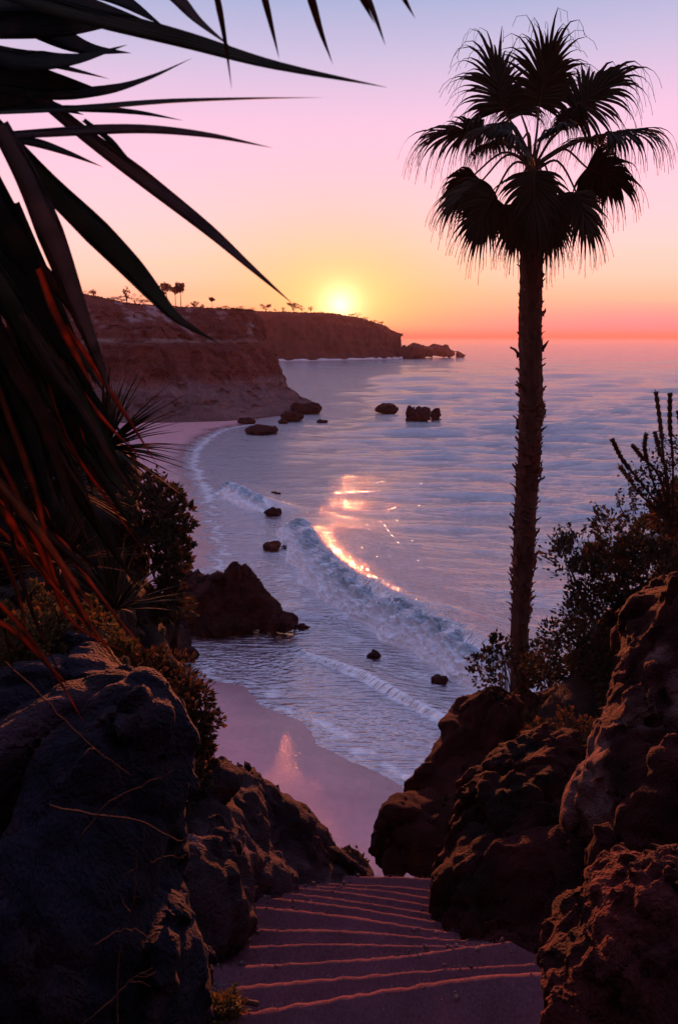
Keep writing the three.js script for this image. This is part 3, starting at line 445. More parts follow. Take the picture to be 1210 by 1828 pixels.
const seaRocks = [
  [745, 741, 24, 13, 'broad dark rock, largest of the three out in the bay', [[0, 0, 1, 1], [-0.45, 0.25, 0.5, 0.7]]],
  [688, 731, 19, 8, 'low dark rock alone, left of the pair out in the bay', [[0, 0, 1, 1], [0.4, -0.3, 0.45, 0.7]]],
  [777, 742, 9, 10, 'small upright rock beside the largest rock in the bay', [[0, 0, 1, 1]]],
  [467, 768, 30, 7, 'long flat rock awash at the foot of the cliff', [[0, 0, 1, 1], [-0.5, 0.2, 0.5, 0.7]]],
  [520, 744, 18, 9, 'jagged rock in the surf off the cliff toe', [[0, 0, 1, 1], [0.3, -0.4, 0.5, 0.6]]],
  [505, 753, 9, 4, 'small rock between the flat rock and the cliff toe', [[0, 0, 1, 1]]],
  [547, 731, 24, 9, 'blunt rock ending the cliff toe in the sea', [[0, 0, 1, 1], [-0.5, -0.2, 0.7, 1]]],
  [575, 752, 10, 2.5, 'thin dark reef just breaking the water off the cliff', [[0, 0, 1, 1]]],
  [440, 752, 16, 5, 'dark stone on the sand under the cliff', [[0, 0, 1, 1]]],
  [491, 882, 9, 4, 'small dark rock above the far breaking wave', [[0, 0, 1, 1]]],
  [487, 914, 15, 7, 'dark rock at the end of the short white wave', [[0, 0, 1, 1]]],
  [486, 975, 16, 8, 'reddish rock in the shallow wash before the long wave', [[0, 0, 1, 1]]],
  [511, 977, 9, 3, 'flat stone beside the reddish rock in the wash', [[0, 0, 1, 1]]],
  [538, 1119, 14, 5, 'black stones at the tip of the peaked beach rock', [[0, 0, 0.6, 1], [0.8, 0.3, 0.4, 0.7], [-0.8, 0, 0.3, 0.7]]],
  [668, 1169, 13, 6, 'small dark rock ringed by ripples below the long wave', [[0, 0, 0.8, 1], [-0.6, 0.2, 0.4, 0.6]]],
  [785, 1214, 17, 8, 'flat dark rock with a ripple ring left of the palm', [[0, 0, 0.9, 0.9], [0.3, -0.1, 0.5, 0.8]]],
];
seaRocks.forEach(([px, py, rx, ry, label, parts], k) => {
  const w = onLevel(px, py + ry * 0.8, 0), D = -w.z, s = pxSize(w);
  rock('sea_rock', label, parts.map(([ox, oy, fx, fy]) => [px + ox * rx, py + oy * ry, D, rx * fx, ry * fy * 1.15, Math.min(rx * s * fx, 3)]), { cell: Math.max(0.04, rx * s / 22), blend: rx * s * 0.15, amp: ry * s * 0.4, scale: rx * s * 0.9, fine: ry * s * 0.12, color: k === 11 ? [0.16, 0.055, 0.035] : [0.05, 0.018, 0.018], color2: [0.025, 0.011, 0.012], seed: 60 + k * 3 }, { grp: 'rocks in the bay' });
});

// ------------------------------------------------------------------ the tall palm
{
  const D = 15, cl = [[948, 300], [949, 400], [948, 470], [946, 600], [947, 700], [944, 800], [938, 900], [934, 1000], [928, 1100], [926, 1200], [931, 1300], [932, 1345]].map(([x, y]) => at(x, y, D));
  const root = group('palm_tree', 'tall fan palm with a shaggy trunk on the dark outcrop', 'palm tree', null, cl.at(-1)), O = root.position;
  const cv = new THREE.CatmullRomCurve3(cl.slice().reverse(), false, 'centripetal'), tp = cv.getPoints(160), s0 = pxSize(cl[4]);
  const rad0 = (t) => s0 * ramp([[0, 24], [0.06, 19], [0.14, 16.5], [0.3, 17], [0.38, 19.5], [0.45, 19], [0.62, 20.5], [0.8, 19.5], [0.9, 17], [1, 8]], t), g = new Geo();
  { const sides = 30, rings = []; tp.forEach((p, k) => { const t = k / 160, R = []; for (let s = 0; s < sides; s++) { const a = s / sides * tau, r = rad0(t) * (1 + 0.12 * noise(Math.cos(a) * 2, k * 0.33, Math.sin(a) * 2) + 0.08 * noise(Math.cos(a) * 5, k * 0.9, Math.sin(a) * 5)) * (1 + 0.02 * Math.sin(k * 2.1)), m = 1 + 0.6 * noise(Math.cos(a) * 3, k * 0.25, Math.sin(a) * 3); R.push(g.v(V(p.x + Math.cos(a) * r, p.y, p.z + Math.sin(a) * r), [0.11 * m, 0.062 * m, 0.05 * m], s / sides * 1.4, p.y)); } rings.push(R); });
    for (let k = 0; k + 1 < rings.length; k++) for (let s = 0; s < sides; s++) g.quad(rings[k][s], rings[k + 1][s], rings[k + 1][(s + 1) % sides], rings[k][(s + 1) % sides]); }
  mesh('trunk', g.build(O), M.bark, root);
  // old leaf bases: wedges that stand off the trunk
  const variants = [0, 1, 2, 3].map((q) => { const r = rng(90 + q), b = new Geo(), L = 0.12 + 0.035 * q, pts = [0, 0.35, 0.7, 1].map((t) => V((r() - 0.5) * 0.03, t * L, 0.01 + (0.04 + 0.045 * r()) * t * t * 1.6)); b.blade(pts, (t) => 0.085 * (1 - 0.7 * t) * (1 + 0.2 * r()), V(0, 0.3, 1).normalize(), 0.3, 0.28, [0.085 + 0.012 * q, 0.05, 0.04]); return b.build(null, true); });
  const r = rng(14);
  for (let q = 0; q < 360; q++) {
    const t = lerp(0.17, 0.86, (q + r() * 0.6) / 360), dense = t < 0.28 ? 0.4 : t > 0.62 ? 0.7 : 1; if (r() > dense) continue;
    const p = cv.getPoint(t), a = q * 2.39996 + r() * 0.5, m = mesh('leaf_base', variants[q % 4], M.wood, root), rr = rad0(t) * 0.93, s = (t > 0.62 ? 0.4 : 0.55) + 0.7 * r() ** 2.5;
    m.position.set(p.x + Math.sin(a) * rr - O.x, p.y - O.y, p.z + Math.cos(a) * rr - O.z); m.rotation.set(-0.25 + 0.6 * r(), a, (r() - 0.5) * 0.7, 'YXZ'); m.scale.setScalar(s);
  }
  // fronds: [hastula px, py, depth offset, tip px, py, depth offset, face (1 seen flat, 0 seen edge on), spread deg, droop, count]
  const heart = at(953, 290, D), fr = [
    [898, 196, 0.1, 872, 78, 0.3, 0.9, 92, 0.55], [962, 188, -0.1, 990, 52, -0.2, 0.9, 98, 0.5], [1022, 196, 0.2, 1118, 122, 0.4, 0.75, 90, 0.75], [1084, 238, -0.1, 1190, 226, -0.1, 0.25, 104, 1.3],
    [860, 232, 0.1, 742, 238, 0.2, 0.2, 90, 1.15], [905, 218, -0.4, 838, 236, -0.7, 0.3, 95, 1.15], [1010, 222, -0.5, 1030, 180, -0.9, 0.6, 95, 1.2], [930, 205, 0.6, 915, 150, 1.1, 0.6, 90, 0.9],
    [860, 322, -0.2, 786, 380, -0.4, 0.6, 95, 0.9], [880, 352, -0.5, 838, 440, -0.8, 0.85, 88, 0.7], [846, 312, 0.6, 800, 350, 1.0, 0.5, 92, 1.0], [953, 306, -0.6, 955, 420, -1.0, 0.9, 96, 0.75], [1028, 344, -0.3, 1058, 436, -0.5, 0.9, 92, 0.6], [1048, 300, 0.0, 1130, 338, 0.1, 0.45, 96, 1.1],
    [985, 352, 0.6, 990, 450, 0.9, 0.9, 95, 0.6], [925, 366, -0.1, 915, 450, -0.1, 0.8, 92, 0.6], [968, 362, -0.4, 975, 452, -0.5, 0.9, 92, 0.6], [890, 250, 0.9, 850, 262, 1.8, 0.3, 92, 1.1], [1040, 250, 1.0, 1075, 240, 1.8, 0.3, 92, 1.1], [930, 250, -0.9, 905, 235, -1.7, 0.5, 92, 1.2], [985, 240, -0.8, 1000, 215, -1.5, 0.5, 92, 1.2]];
  fr.forEach(([hx, hy, hd, tx, ty, td, face, spread, droop], q) => {
    const rr = rng(300 + q), H = at(hx, hy, D + hd), T = at(tx, ty, D + td), ax = T.clone().sub(H), L = ax.length() * 1.3; ax.normalize();
    const flat = V(0, 0, 1), sideFlat = flat.clone().cross(ax).normalize(), edge = V(0, 1, 0).cross(ax); if (edge.length() < 0.2) edge.set(0, 0, 1); edge.normalize();
    if (edge.dot(sideFlat) < 0) edge.multiplyScalar(-1);
    const sd = sideFlat.multiplyScalar(face).addScaledVector(edge, 1 - face).addScaledVector(V(0, 0, 1), (rr() - 0.5) * 0.5); sd.addScaledVector(ax, -sd.dot(ax)).normalize(); const nm = ax.clone().cross(sd).normalize();
    const b = new Geo(), n = 64;
    for (let k = 0; k < n; k++) {
      const f = (k + 0.5) / n * 2 - 1, ang = rad(spread) * Math.sign(f) * Math.abs(f) ** 0.9, root0 = H.clone().addScaledVector(ax, L * 0.38 * (1 - Math.abs(f)) ** 1.2), len = L * lerp(0.72, 0.66, Math.abs(f)) * lerp(0.75, 1.2, rr()) * (1 - 0.25 * Math.abs(f) ** 3);
      const d = ax.clone().multiplyScalar(Math.cos(ang)).addScaledVector(sd, Math.sin(ang)).addScaledVector(nm, -0.22 * Math.abs(f) + (k % 2 ? 0.07 : -0.07) + (rr() - 0.5) * 0.12).normalize(), pts = [root0.clone()], p = root0.clone(), S = 9;
      const dr = droop * lerp(0.9, 1.6, rr()), tipLen = 1 + 0.35 * rr();
      for (let s = 1; s <= S; s++) { const t = s / S, dd = d.clone(); dd.y -= dr * (0.9 * t ** 2 + 2.4 * t ** 5); dd.normalize(); p.addScaledVector(dd, len / S * (t > 0.6 ? tipLen : 1)); pts.push(p.clone()); }
      const w0 = 0.029 * lerp(0.85, 1.15, rr()), c = mix3([0.03, 0.038, 0.018], [0.05, 0.04, 0.025], rr());
      b.blade(pts, (t) => t < 0.45 ? w0 * (0.75 + 0.55 * t) : w0 * lerp(1, 0.13, sstep(0.42, 0.78, t)), nm, 0.3, 0.05, c);
      if (rr() < 0.35) { const th = pts[7].clone(); b.tube([th, th.clone().add(V((rr() - 0.5) * 0.08, -0.12, 0)), th.clone().add(V((rr() - 0.5) * 0.1, -0.22 - 0.15 * rr(), 0))], 0.0025, 3, [0.06, 0.045, 0.03], false); }
    }
    const fm = mesh('frond', b.build(O), M.leafThin, root);
    const pg = new Geo(), mid = heart.clone().lerp(H, 0.5).add(V(0, H.y < heart.y + 0.4 ? 0.28 : 0.05, 0)); pg.tube(curve([heart.clone().add(V((rr() - 0.5) * 0.2, -0.1, (rr() - 0.5) * 0.2)), mid, H, H.clone().addScaledVector(ax, L * 0.38)], 14), (t) => lerp(0.028, 0.009, t), 6, [0.06, 0.045, 0.03]);
    mesh('petiole', pg.build(O), M.wood, fm);
  });
}

// ------------------------------------------------------------------ shrubs
const unit = (r) => { let v; do v = V(r() * 2 - 1, r() * 2 - 1, r() * 2 - 1); while (v.lengthSq() > 1 || v.lengthSq() < 0.02); return v; };
function shrub(name, label, base, blobs, { n, size, colors, seed, stems = 14, twig = 0, category = 'shrub', grp, wide = 0.34 }) {
  const r = rng(seed), B = at(...base), root = group(name, label, category, grp, B), g = new Geo(), st = new Geo(), bs = blobs.map(blob), vol = bs.map((b) => b.r.x * b.r.y + b.r.y * b.r.z), tot = vol.reduce((a, b) => a + b);
  const clumps = []; bs.forEach((b, q) => { const m = Math.max(5, Math.round(95 * vol[q] / tot)); for (let k = 0; k < m; k++) { const u = unit(r).normalize().multiplyScalar(r() ** 0.45); clumps.push({ p: b.c.clone().add(u.clone().multiply(b.r)), s: Math.min(b.r.x, b.r.y) * lerp(0.2, 0.42, r()), o: u }); } });
  for (let k = 0; k < n; k++) {
    const c = clumps[Math.floor(r() * clumps.length)], u = unit(r), p = c.p.clone().addScaledVector(u, c.s), dir = u.clone().normalize().addScaledVector(c.o, 0.6).add(V(0, 0.35, 0)).normalize(), nm = unit(r).cross(dir).normalize(), L = size * lerp(0.6, 1.4, r());
    const a = colors[Math.floor(r() * colors.length)], m = lerp(0.7, 1.3, r()); g.leaf(p, dir, nm, L, L * wide, a.map((x) => x * m));
  }
  for (let k = 0; k < stems; k++) { const c = clumps[Math.floor(r() * clumps.length)], j = B.clone().add(V((r() - 0.5) * 0.3, 0, (r() - 0.5) * 0.3)); st.tube(curve([j, j.clone().lerp(c.p, 0.5).add(unit(r).multiplyScalar(0.12)), c.p], 6), (t) => lerp(0.018, 0.005, t), 5, [0.05, 0.032, 0.026]); }
  for (let k = 0; k < twig; k++) { // bare twigs standing out of the crown
    const b = bs[Math.floor(r() * bs.length)], u = unit(r).normalize(); u.y = Math.abs(u.y); const p = b.c.clone().add(u.clone().multiply(b.r).multiplyScalar(0.75)), L = Math.min(b.r.x, b.r.y) * lerp(0.3, 0.75, r()), d = u.add(V(0, 0.3, 0)).normalize(), e = p.clone().addScaledVector(d, L).add(unit(r).multiplyScalar(L * 0.25));
    st.tube(curve([p, p.clone().lerp(e, 0.5).add(unit(r).multiplyScalar(L * 0.12)), e], 5), (t) => lerp(0.008, 0.003, t), 4, [0.05, 0.03, 0.026]);
    for (let q = 0; q < 5; q++) { const s = p.clone().lerp(e, 0.3 + 0.7 * r()), f = s.clone().add(unit(r).multiplyScalar(L * 0.35)).add(V(0, L * 0.1, 0)); st.tube([s, f], (t) => lerp(0.004, 0.002, t), 3, [0.05, 0.03, 0.026]); for (let w = 0; w < 4; w++) g.leaf(s.clone().lerp(f, r()), unit(r).normalize(), unit(r).normalize(), size * 0.8, size * 0.8 * wide, colors[0]); }
  }
  mesh('foliage', g.build(B, true), M.leafThin, root); mesh('stems', st.build(B), M.wood, root); return root;
}
const DK = [[0.022, 0.025, 0.013], [0.035, 0.03, 0.016], [0.05, 0.03, 0.018]], RUST = [[0.10, 0.045, 0.018], [0.06, 0.04, 0.018], [0.14, 0.06, 0.02]], OLIVE = [[0.05, 0.05, 0.018], [0.08, 0.06, 0.02], [0.12, 0.06, 0.02]];
shrub('bush', 'big dense dark bush on the slope right of the palm trunk', [1090, 1240, 11.5], [[1090, 1080, 11.5, 110, 110, 1.3], [1150, 980, 11.5, 90, 80, 1.2], [1020, 1190, 11.8, 75, 90, 1.1], [1190, 1080, 11, 90, 130, 1.2], [1040, 1010, 12, 55, 60, 0.9], [970, 1240, 12.3, 40, 60, 0.8], [1110, 1180, 11, 110, 90, 1.2]], { n: 17000, size: 0.075, colors: DK, seed: 1, stems: 40, twig: 110 });
shrub('bush', 'twiggy bush at the foot of the palm trunk over the rock', [905, 1262, 14], [[872, 1200, 14, 34, 42, 0.5], [893, 1160, 14.2, 16, 30, 0.4], [965, 1200, 14.2, 32, 60, 0.6]], { n: 900, size: 0.09, colors: DK, seed: 2, stems: 26, twig: 34 });
shrub('bush', 'rust coloured bush at the right edge above the dense bush', [1190, 950, 9.5], [[1195, 925, 9.5, 34, 34, 0.4], [1215, 890, 9.5, 30, 30, 0.4]], { n: 1600, size: 0.07, colors: RUST, seed: 3, stems: 10 });
shrub('bush', 'low reddish brush along the shoulder of the right rock', [1000, 1330, 8.4], [[985, 1330, 8.2, 55, 22, 0.5], [1050, 1300, 8.6, 55, 30, 0.5], [905, 1385, 8, 30, 18, 0.4]], { n: 2600, size: 0.05, colors: RUST.concat(DK), seed: 4, stems: 10 });
shrub('bush', 'round leafy bush jutting from the left bank beside the far sand', [290, 1010, 9.5], [[295, 925, 9.5, 42, 52, 0.6], [312, 985, 9.3, 36, 55, 0.6], [250, 920, 9.8, 60, 80, 0.8], [300, 1060, 9.3, 40, 50, 0.6]], { n: 4200, size: 0.085, colors: DK, seed: 5, stems: 20, twig: 14 });
shrub('bush', 'dark bush with warm lit edges hanging over the beach above the ridge', [330, 1430, 6.4], [[335, 1330, 6.4, 55, 70, 0.5], [300, 1250, 6.6, 60, 60, 0.5], [350, 1395, 6.4, 42, 45, 0.4], [230, 1200, 6.6, 70, 45, 0.5], [360, 1300, 6.6, 28, 40, 0.4]], { n: 7000, size: 0.05, colors: DK.concat([[0.10, 0.05, 0.02]]), seed: 6, stems: 20, twig: 16 });
shrub('ground_cover', 'olive and orange leafed ground cover above the bluish grey boulder', [110, 1180, 4.4], [[60, 1100, 4.3, 80, 45, 0.35], [140, 1130, 4.4, 60, 45, 0.35], [190, 1170, 4.5, 50, 40, 0.3], [40, 1170, 4.1, 80, 60, 0.35]], { n: 5200, size: 0.032, colors: OLIVE, seed: 7, stems: 16, wide: 0.42, category: 'plant' });
shrub('ground_cover', 'small yellow green plant at the bottom edge beside the steps', [415, 1828, 3.9], [[412, 1800, 3.85, 26, 30, 0.1], [385, 1815, 3.8, 26, 40, 0.1]], { n: 900, size: 0.03, colors: OLIVE.concat([[0.16, 0.12, 0.03]]), seed: 8, stems: 8, wide: 0.42, category: 'plant' });
shrub('bush', 'small tuft of leaves on the crest of the sandy ridge', [552, 1512, 8.0], [[548, 1492, 8.0, 22, 14, 0.2], [568, 1502, 8.0, 14, 9, 0.15]], { n: 520, size: 0.045, colors: OLIVE, seed: 9, stems: 8 });
shrub('bush', 'tiny dark shrub at the low end of the sandy ridge', [628, 1540, 8.0], [[622, 1526, 8.0, 18, 8, 0.15], [640, 1534, 8.0, 12, 7, 0.12]], { n: 420, size: 0.04, colors: DK, seed: 10, stems: 8 });
shrub('bush', 'row of tiny sprouts along the top of the sandy ridge', [425, 1385, 9.0], [[405, 1368, 9, 8, 5, 0.1], [428, 1374, 9, 5, 7, 0.08], [440, 1381, 9, 7, 8, 0.1], [456, 1388, 9, 6, 4, 0.08]], { n: 260, size: 0.04, colors: DK, seed: 11, stems: 6 });

// spiky rosettes
function rosette(name, label, base, R, n, seed, spread, colors, width) {
  const r = rng(seed), B = at(...base), root = group(name, label, 'plant', 'spiky rosettes on the left bank', B);
  for (let k = 0; k < n; k++) {
    const az = k * 2.39996, el = rad(lerp(spread[0], spread[1], r())), d = V(Math.cos(az) * Math.cos(el), Math.sin(el), Math.sin(az) * Math.cos(el) * 0.8), L = R * lerp(0.75, 1.1, r()), p0 = B.clone().add(V(0, 0.0, 0)).addScaledVector(d, 0.04), e = B.clone().addScaledVector(d, L).add(V(0, -0.1 * L * r(), 0)), g = new Geo(), c = colors[k % colors.length];
    const sd = V(0, 1, 0).cross(d).normalize(), nm = d.clone().cross(sd).normalize(); if (nm.y < 0) nm.multiplyScalar(-1);
    g.blade(curve([p0, p0.clone().lerp(e, 0.5).add(V(0, 0.03 * L, 0)), e], 8), (t) => width * (t < 0.3 ? 0.7 + t : 1 - ((t - 0.3) / 0.7) ** 1.3 * 0.97), nm, 0.45, 0.1, c); mesh('leaf', g.build(B), M.blade, root);
  }
  return root;
}
rosette('yucca', 'dark spiky rosette on the left bank pointing over the far sand', [190, 800, 7.4], 0.92, 150, 5, [-35, 80], [[0.025, 0.028, 0.014], [0.035, 0.03, 0.016], [0.055, 0.04, 0.02]], 0.022);
rosette('yucca', 'greyish green spiky rosette low on the left bank by the leafy bush', [205, 1090, 6.4], 0.72, 80, 6, [5, 85], [[0.05, 0.055, 0.03], [0.07, 0.065, 0.035], [0.04, 0.04, 0.025]], 0.016);

rosette('yucca', 'dark spiky rosette under the hanging leaves, highest on the left bank', [90, 860, 6.6], 0.85, 110, 8, [-30, 80], [[0.022, 0.024, 0.012], [0.04, 0.03, 0.016]], 0.02);
rosette('yucca', 'narrow leaved rosette between the leafy bush and the ground cover', [110, 1010, 6.0], 0.7, 90, 9, [-10, 85], [[0.025, 0.026, 0.014], [0.05, 0.03, 0.016]], 0.014);
// candelabra succulent at the right edge
{
  const D = 9, B = at(1195, 930, D), root = group('succulent_shrub', 'candelabra shrub with knobbly upright arms at the right edge', 'shrub', null, B), r = rng(70), lg = new Geo();
  const arms = [[[1195, 930], [1150, 870], [1110, 820], [1092, 785]], [[1195, 930], [1175, 850], [1140, 810], [1128, 795]], [[1195, 930], [1185, 830], [1178, 760], [1170, 700]], [[1200, 930], [1200, 820], [1195, 760], [1195, 703]], [[1190, 920], [1165, 860], [1150, 800], [1152, 775]], [[1195, 925], [1190, 850], [1175, 800], [1168, 772]], [[1205, 930], [1215, 840], [1216, 780], [1210, 735]], [[1190, 925], [1140, 880], [1118, 850], [1105, 832]]];
  arms.forEach((a, q) => {
    const pts = curve(a.map(([x, y], k) => at(x, y, D + (q % 3 - 1) * 0.12 * k)), 44), g = new Geo(), w = 0.024; g.tube(pts, (t) => (t > 0.55 ? w : w * 0.55) * (1 + 0.28 * Math.sin(t * 90)) , 7, [0.06, 0.035, 0.022]);
    for (let k = 18; k < pts.length; k++) for (let s = 0; s < 3; s++) { const d = unit(r).normalize(); d.y = Math.abs(d.y) * 0.5; d.normalize(); g.blade([pts[k].clone().addScaledVector(d, 0.012), pts[k].clone().addScaledVector(d, 0.03), pts[k].clone().addScaledVector(d, 0.05)], (t) => 0.012 * (1 - 0.9 * t), V(0, 1, 0.1).normalize(), 0.2, 0.3, [0.085, 0.05, 0.028]); }
    mesh('arm', g.build(B), M.wood, root);
    for (let k = 0; k < 120; k++) { const p = pts[Math.floor(r() * 26)].clone().add(unit(r).multiplyScalar(0.16)); lg.leaf(p, unit(r).normalize(), unit(r).normalize(), 0.05, 0.017, DK[k % 3]); }
    for (let k = 0; k < 6; k++) { const p = pts[4 + Math.floor(r() * 20)], e = p.clone().add(unit(r).multiplyScalar(0.2)).add(V(-0.06, 0.1, 0)); g; const tg = new Geo(); tg.tube([p, p.clone().lerp(e, 0.5).add(unit(r).multiplyScalar(0.03)), e], (t) => lerp(0.006, 0.002, t), 4, [0.05, 0.03, 0.025]); mesh('twig', tg.build(B), M.wood, root); }
  });
  mesh('foliage', lg.build(B, true), M.leafThin, root);
}

// ------------------------------------------------------------------ hanging leaves in the near left corner
{
  const B = at(-190, 260, 1.9), root = group('yucca_tree', 'large long leaved yucca hanging into the picture from the upper left', 'plant', null, B), r = rng(44);
  const G1 = [0.016, 0.016, 0.008], G2 = [0.032, 0.03, 0.012], BR = [0.07, 0.034, 0.02], GY = [0.12, 0.07, 0.055], OR = [0.26, 0.07, 0.02];
  const leaves = [ // points in the photograph, half width px, depth at base, at tip, colour
    [[[-60, -30], [120, 25], [330, 78], [480, 118], [690, 156]], 25, 1.7, 1.25, G2], [[[-40, 150], [90, 172], [200, 163], [270, 140], [343, 104]], 16, 1.8, 1.5, G1], [[[-60, 205], [150, 196], [300, 184], [430, 178], [577, 174]], 15, 1.7, 1.3, G2],
    [[[-60, 250], [100, 240], [250, 234], [370, 243], [487, 264]], 15, 1.6, 1.25, BR], [[[60, 170], [150, 245], [260, 330], [370, 415], [440, 474], [523, 543]], 21, 1.75, 1.3, BR], [[[-20, 215], [80, 325], [162, 405], [238, 482], [280, 530], [318, 570], [392, 614]], 25, 1.6, 1.2, G2],
    [[[0, 225], [55, 330], [100, 440], [140, 550], [175, 640], [200, 712]], 25, 1.5, 1.3, GY], [[[200, -70], [300, -10], [350, 38], [412, 84]], 21, 1.5, 1.35, BR], [[[375, -60], [392, 10], [404, 80], [414, 160]], 7, 1.3, 1.3, BR], [[[455, -60], [472, 0], [486, 55], [499, 107]], 7, 1.3, 1.3, BR], [[[535, -60], [556, 0], [574, 60], [594, 115]], 8, 1.3, 1.3, BR],
    [[[625, -60], [655, 0], [672, 40], [688, 82]], 8, 1.3, 1.3, BR], [[[615, -60], [640, -10], [655, 18], [669, 43]], 6, 1.3, 1.3, BR], [[[695, -60], [716, -10], [728, 12], [741, 33]], 6, 1.3, 1.3, BR],
    [[[-60, 90], [60, 118], [140, 112], [228, 80]], 30, 1.8, 1.6, G1], [[[-40, 100], [80, 118], [140, 130], [196, 141]], 12, 1.9, 1.7, G1], [[[20, 195], [160, 197], [250, 203], [327, 215]], 9, 1.8, 1.6, G1], [[[-20, 245], [60, 256], [120, 274], [184, 298]], 11, 1.7, 1.5, G1], [[[150, 215], [195, 250], [220, 275], [239, 293]], 6, 1.6, 1.5, G1],
    [[[-80, 20], [60, 10], [180, 30], [300, 55]], 46, 1.9, 1.7, G1], [[[-60, -40], [80, -20], [200, 0], [290, 45]], 40, 2.0, 1.8, G1], [[[-80, 60], [30, 60], [130, 60], [230, 40]], 45, 2.0, 1.8, G1], [[[-80, 140], [20, 150], [110, 160], [190, 165]], 40, 2.0, 1.8, G1], [[[-80, 190], [0, 190], [70, 190], [150, 205]], 30, 2.0, 1.9, G1], [[[-60, 0], [60, 50], [150, 90], [235, 95]], 34, 2.05, 1.9, G1],
    [[[-60, 250], [-10, 360], [50, 490], [90, 590], [112, 660]], 34, 1.7, 1.5, G1], [[[-70, 350], [-10, 450], [70, 560], [130, 640], [172, 715]], 30, 1.6, 1.4, G1], [[[-60, 420], [10, 520], [80, 640], [160, 760], [200, 850], [252, 908]], 24, 1.5, 1.25, G2], [[[-40, 520], [20, 640], [80, 760], [120, 880], [165, 980]], 20, 1.5, 1.3, BR], [[[-60, 470], [-10, 600], [40, 740], [75, 850], [100, 950]], 22, 1.55, 1.4, G1],
    [[[-60, 600], [-20, 720], [20, 830], [40, 900], [50, 960]], 18, 1.5, 1.4, G1], [[[-30, 830], [30, 900], [90, 980], [140, 1050], [178, 1100]], 13, 1.35, 1.25, OR], [[[-30, 870], [20, 930], [70, 1010], [120, 1075]], 11, 1.35, 1.3, OR], [[[40, 560], [90, 650], [150, 740], [210, 840], [256, 900]], 12, 1.4, 1.25, BR], [[[70, 480], [100, 560], [140, 640], [165, 690]], 12, 1.45, 1.35, OR], [[[-20, 640], [30, 780], [70, 900], [90, 1000], [110, 1060]], 12, 1.4, 1.3, OR],
    [[[-20, 400], [40, 540], [60, 680], [90, 780], [120, 870]], 20, 1.65, 1.5, G1], [[[-20, 780], [30, 880], [80, 1000], [130, 1110], [240, 1172]], 9, 1.4, 1.3, OR], [[[-40, 1090], [30, 1130], [90, 1190], [130, 1230]], 8, 1.5, 1.4, OR], [[[-40, 1040], [40, 1120], [110, 1220], [150, 1290]], 6, 1.5, 1.4, OR], [[[-30, 930], [10, 1000], [40, 1080], [50, 1150]], 9, 1.4, 1.4, OR]];
  for (let k = 0; k < 26; k++) { const x0 = -90 + 120 * r(), y0 = 330 + 380 * r(), L = 260 + 260 * r(), a = rad(lerp(48, 84, r())), bx = 60 * (r() - 0.5), P = [0, 0.35, 0.7, 1].map((t) => [x0 + Math.cos(a) * L * t + bx * Math.sin(t * 3.1), y0 + Math.sin(a) * L * t]); leaves.push([P, 8 + 10 * r(), 1.75 + 0.3 * r(), 1.6 + 0.3 * r(), [G1, G1, BR, OR, G2][k % 5]]); }
  for (let k = 0; k < 34; k++) { const x0 = -70 + 190 * r(), y0 = 480 + 520 * r(), L = 170 + 260 * r(), a = rad(lerp(42, 78, r())), bx = 46 * (r() - 0.5), P = [0, 0.35, 0.7, 1].map((t) => [x0 + Math.cos(a) * L * t + bx * Math.sin(t * 3.1), y0 + Math.sin(a) * L * t]); if (P[3][0] > 300 || P[3][1] > 1230) continue; leaves.push([P, 4 + 4 * r(), 1.5 + 0.4 * r(), 1.4 + 0.4 * r(), [BR, OR, OR, G2][k % 4]]); }
  for (const [pts, hw, d0, d1, c] of leaves) {
    const w3 = pts.map(([x, y], k) => at(x, y, lerp(d0, d1, k / (pts.length - 1)))), g = new Geo(), s = pxSize(w3[1]) * hw * (c === OR ? 0.72 : 0.95), cv = curve(w3, 22), nm = V((r() - 0.5) * 0.9, 0.5 + 0.3 * r(), 0.75).normalize(), q = r() * 50;
    g.blade(cv, (t) => s * (t < 0.35 ? 0.72 + 0.8 * t : (1 - ((t - 0.35) / 0.65) ** 1.15) * 1.0 + 0.012), nm, 0.28 + 0.2 * r(), 0.05, (t) => mix3(c, BR, 0.5 * sstep(0.15, 0.4, noise(t * 9, q, 7))).map((v) => v * (1 + 0.55 * noise(t * 14, q, 1) + 0.3 * noise(t * 50, q, 4))));
    mesh('leaf', g.build(B), c === OR || c === BR ? M.dryBlade : M.blade, root);
  }
  const tk = new Geo(); tk.tube(curve([at(-330, 1900, 2.6), at(-300, 1200, 2.4), at(-230, 600, 2.1), B], 16), (t) => lerp(0.11, 0.07, t), 10, [0.07, 0.045, 0.035]); mesh('trunk', tk.build(B), M.bark, root);
}
// dead twigs before the bluish grey boulder
[[[[90, 1440], [190, 1458], [260, 1470], [320, 1502], [345, 1490]], 4, 'warm lit dead branch lying across the upper face of the bluish grey boulder'], [[[140, 1500], [200, 1430], [260, 1400], [310, 1375]], 3, 'dark thin twig slanting up over the shoulder of the bluish grey boulder'], [[[170, 1690], [205, 1665], [240, 1660], [275, 1680]], 3, 'short curved dead twig halfway down the bluish grey boulder'], [[[150, 1828], [215, 1770], [240, 1745], [272, 1728]], 3, 'forked dead twig low on the bluish grey boulder near the bottom edge'], [[[210, 1828], [215, 1700], [240, 1600], [245, 1520]], 2.4, 'upright thin dark twig in front of the bluish grey boulder'], [[[270, 1540], [300, 1528], [328, 1532]], 3, 'stub of dead wood at the right side of the bluish grey boulder'], [[[10, 1180], [80, 1250], [150, 1320], [230, 1385]], 3, 'long dry stalk leaning above the top of the bluish grey boulder']].forEach(([pts, hw, label], k) => {
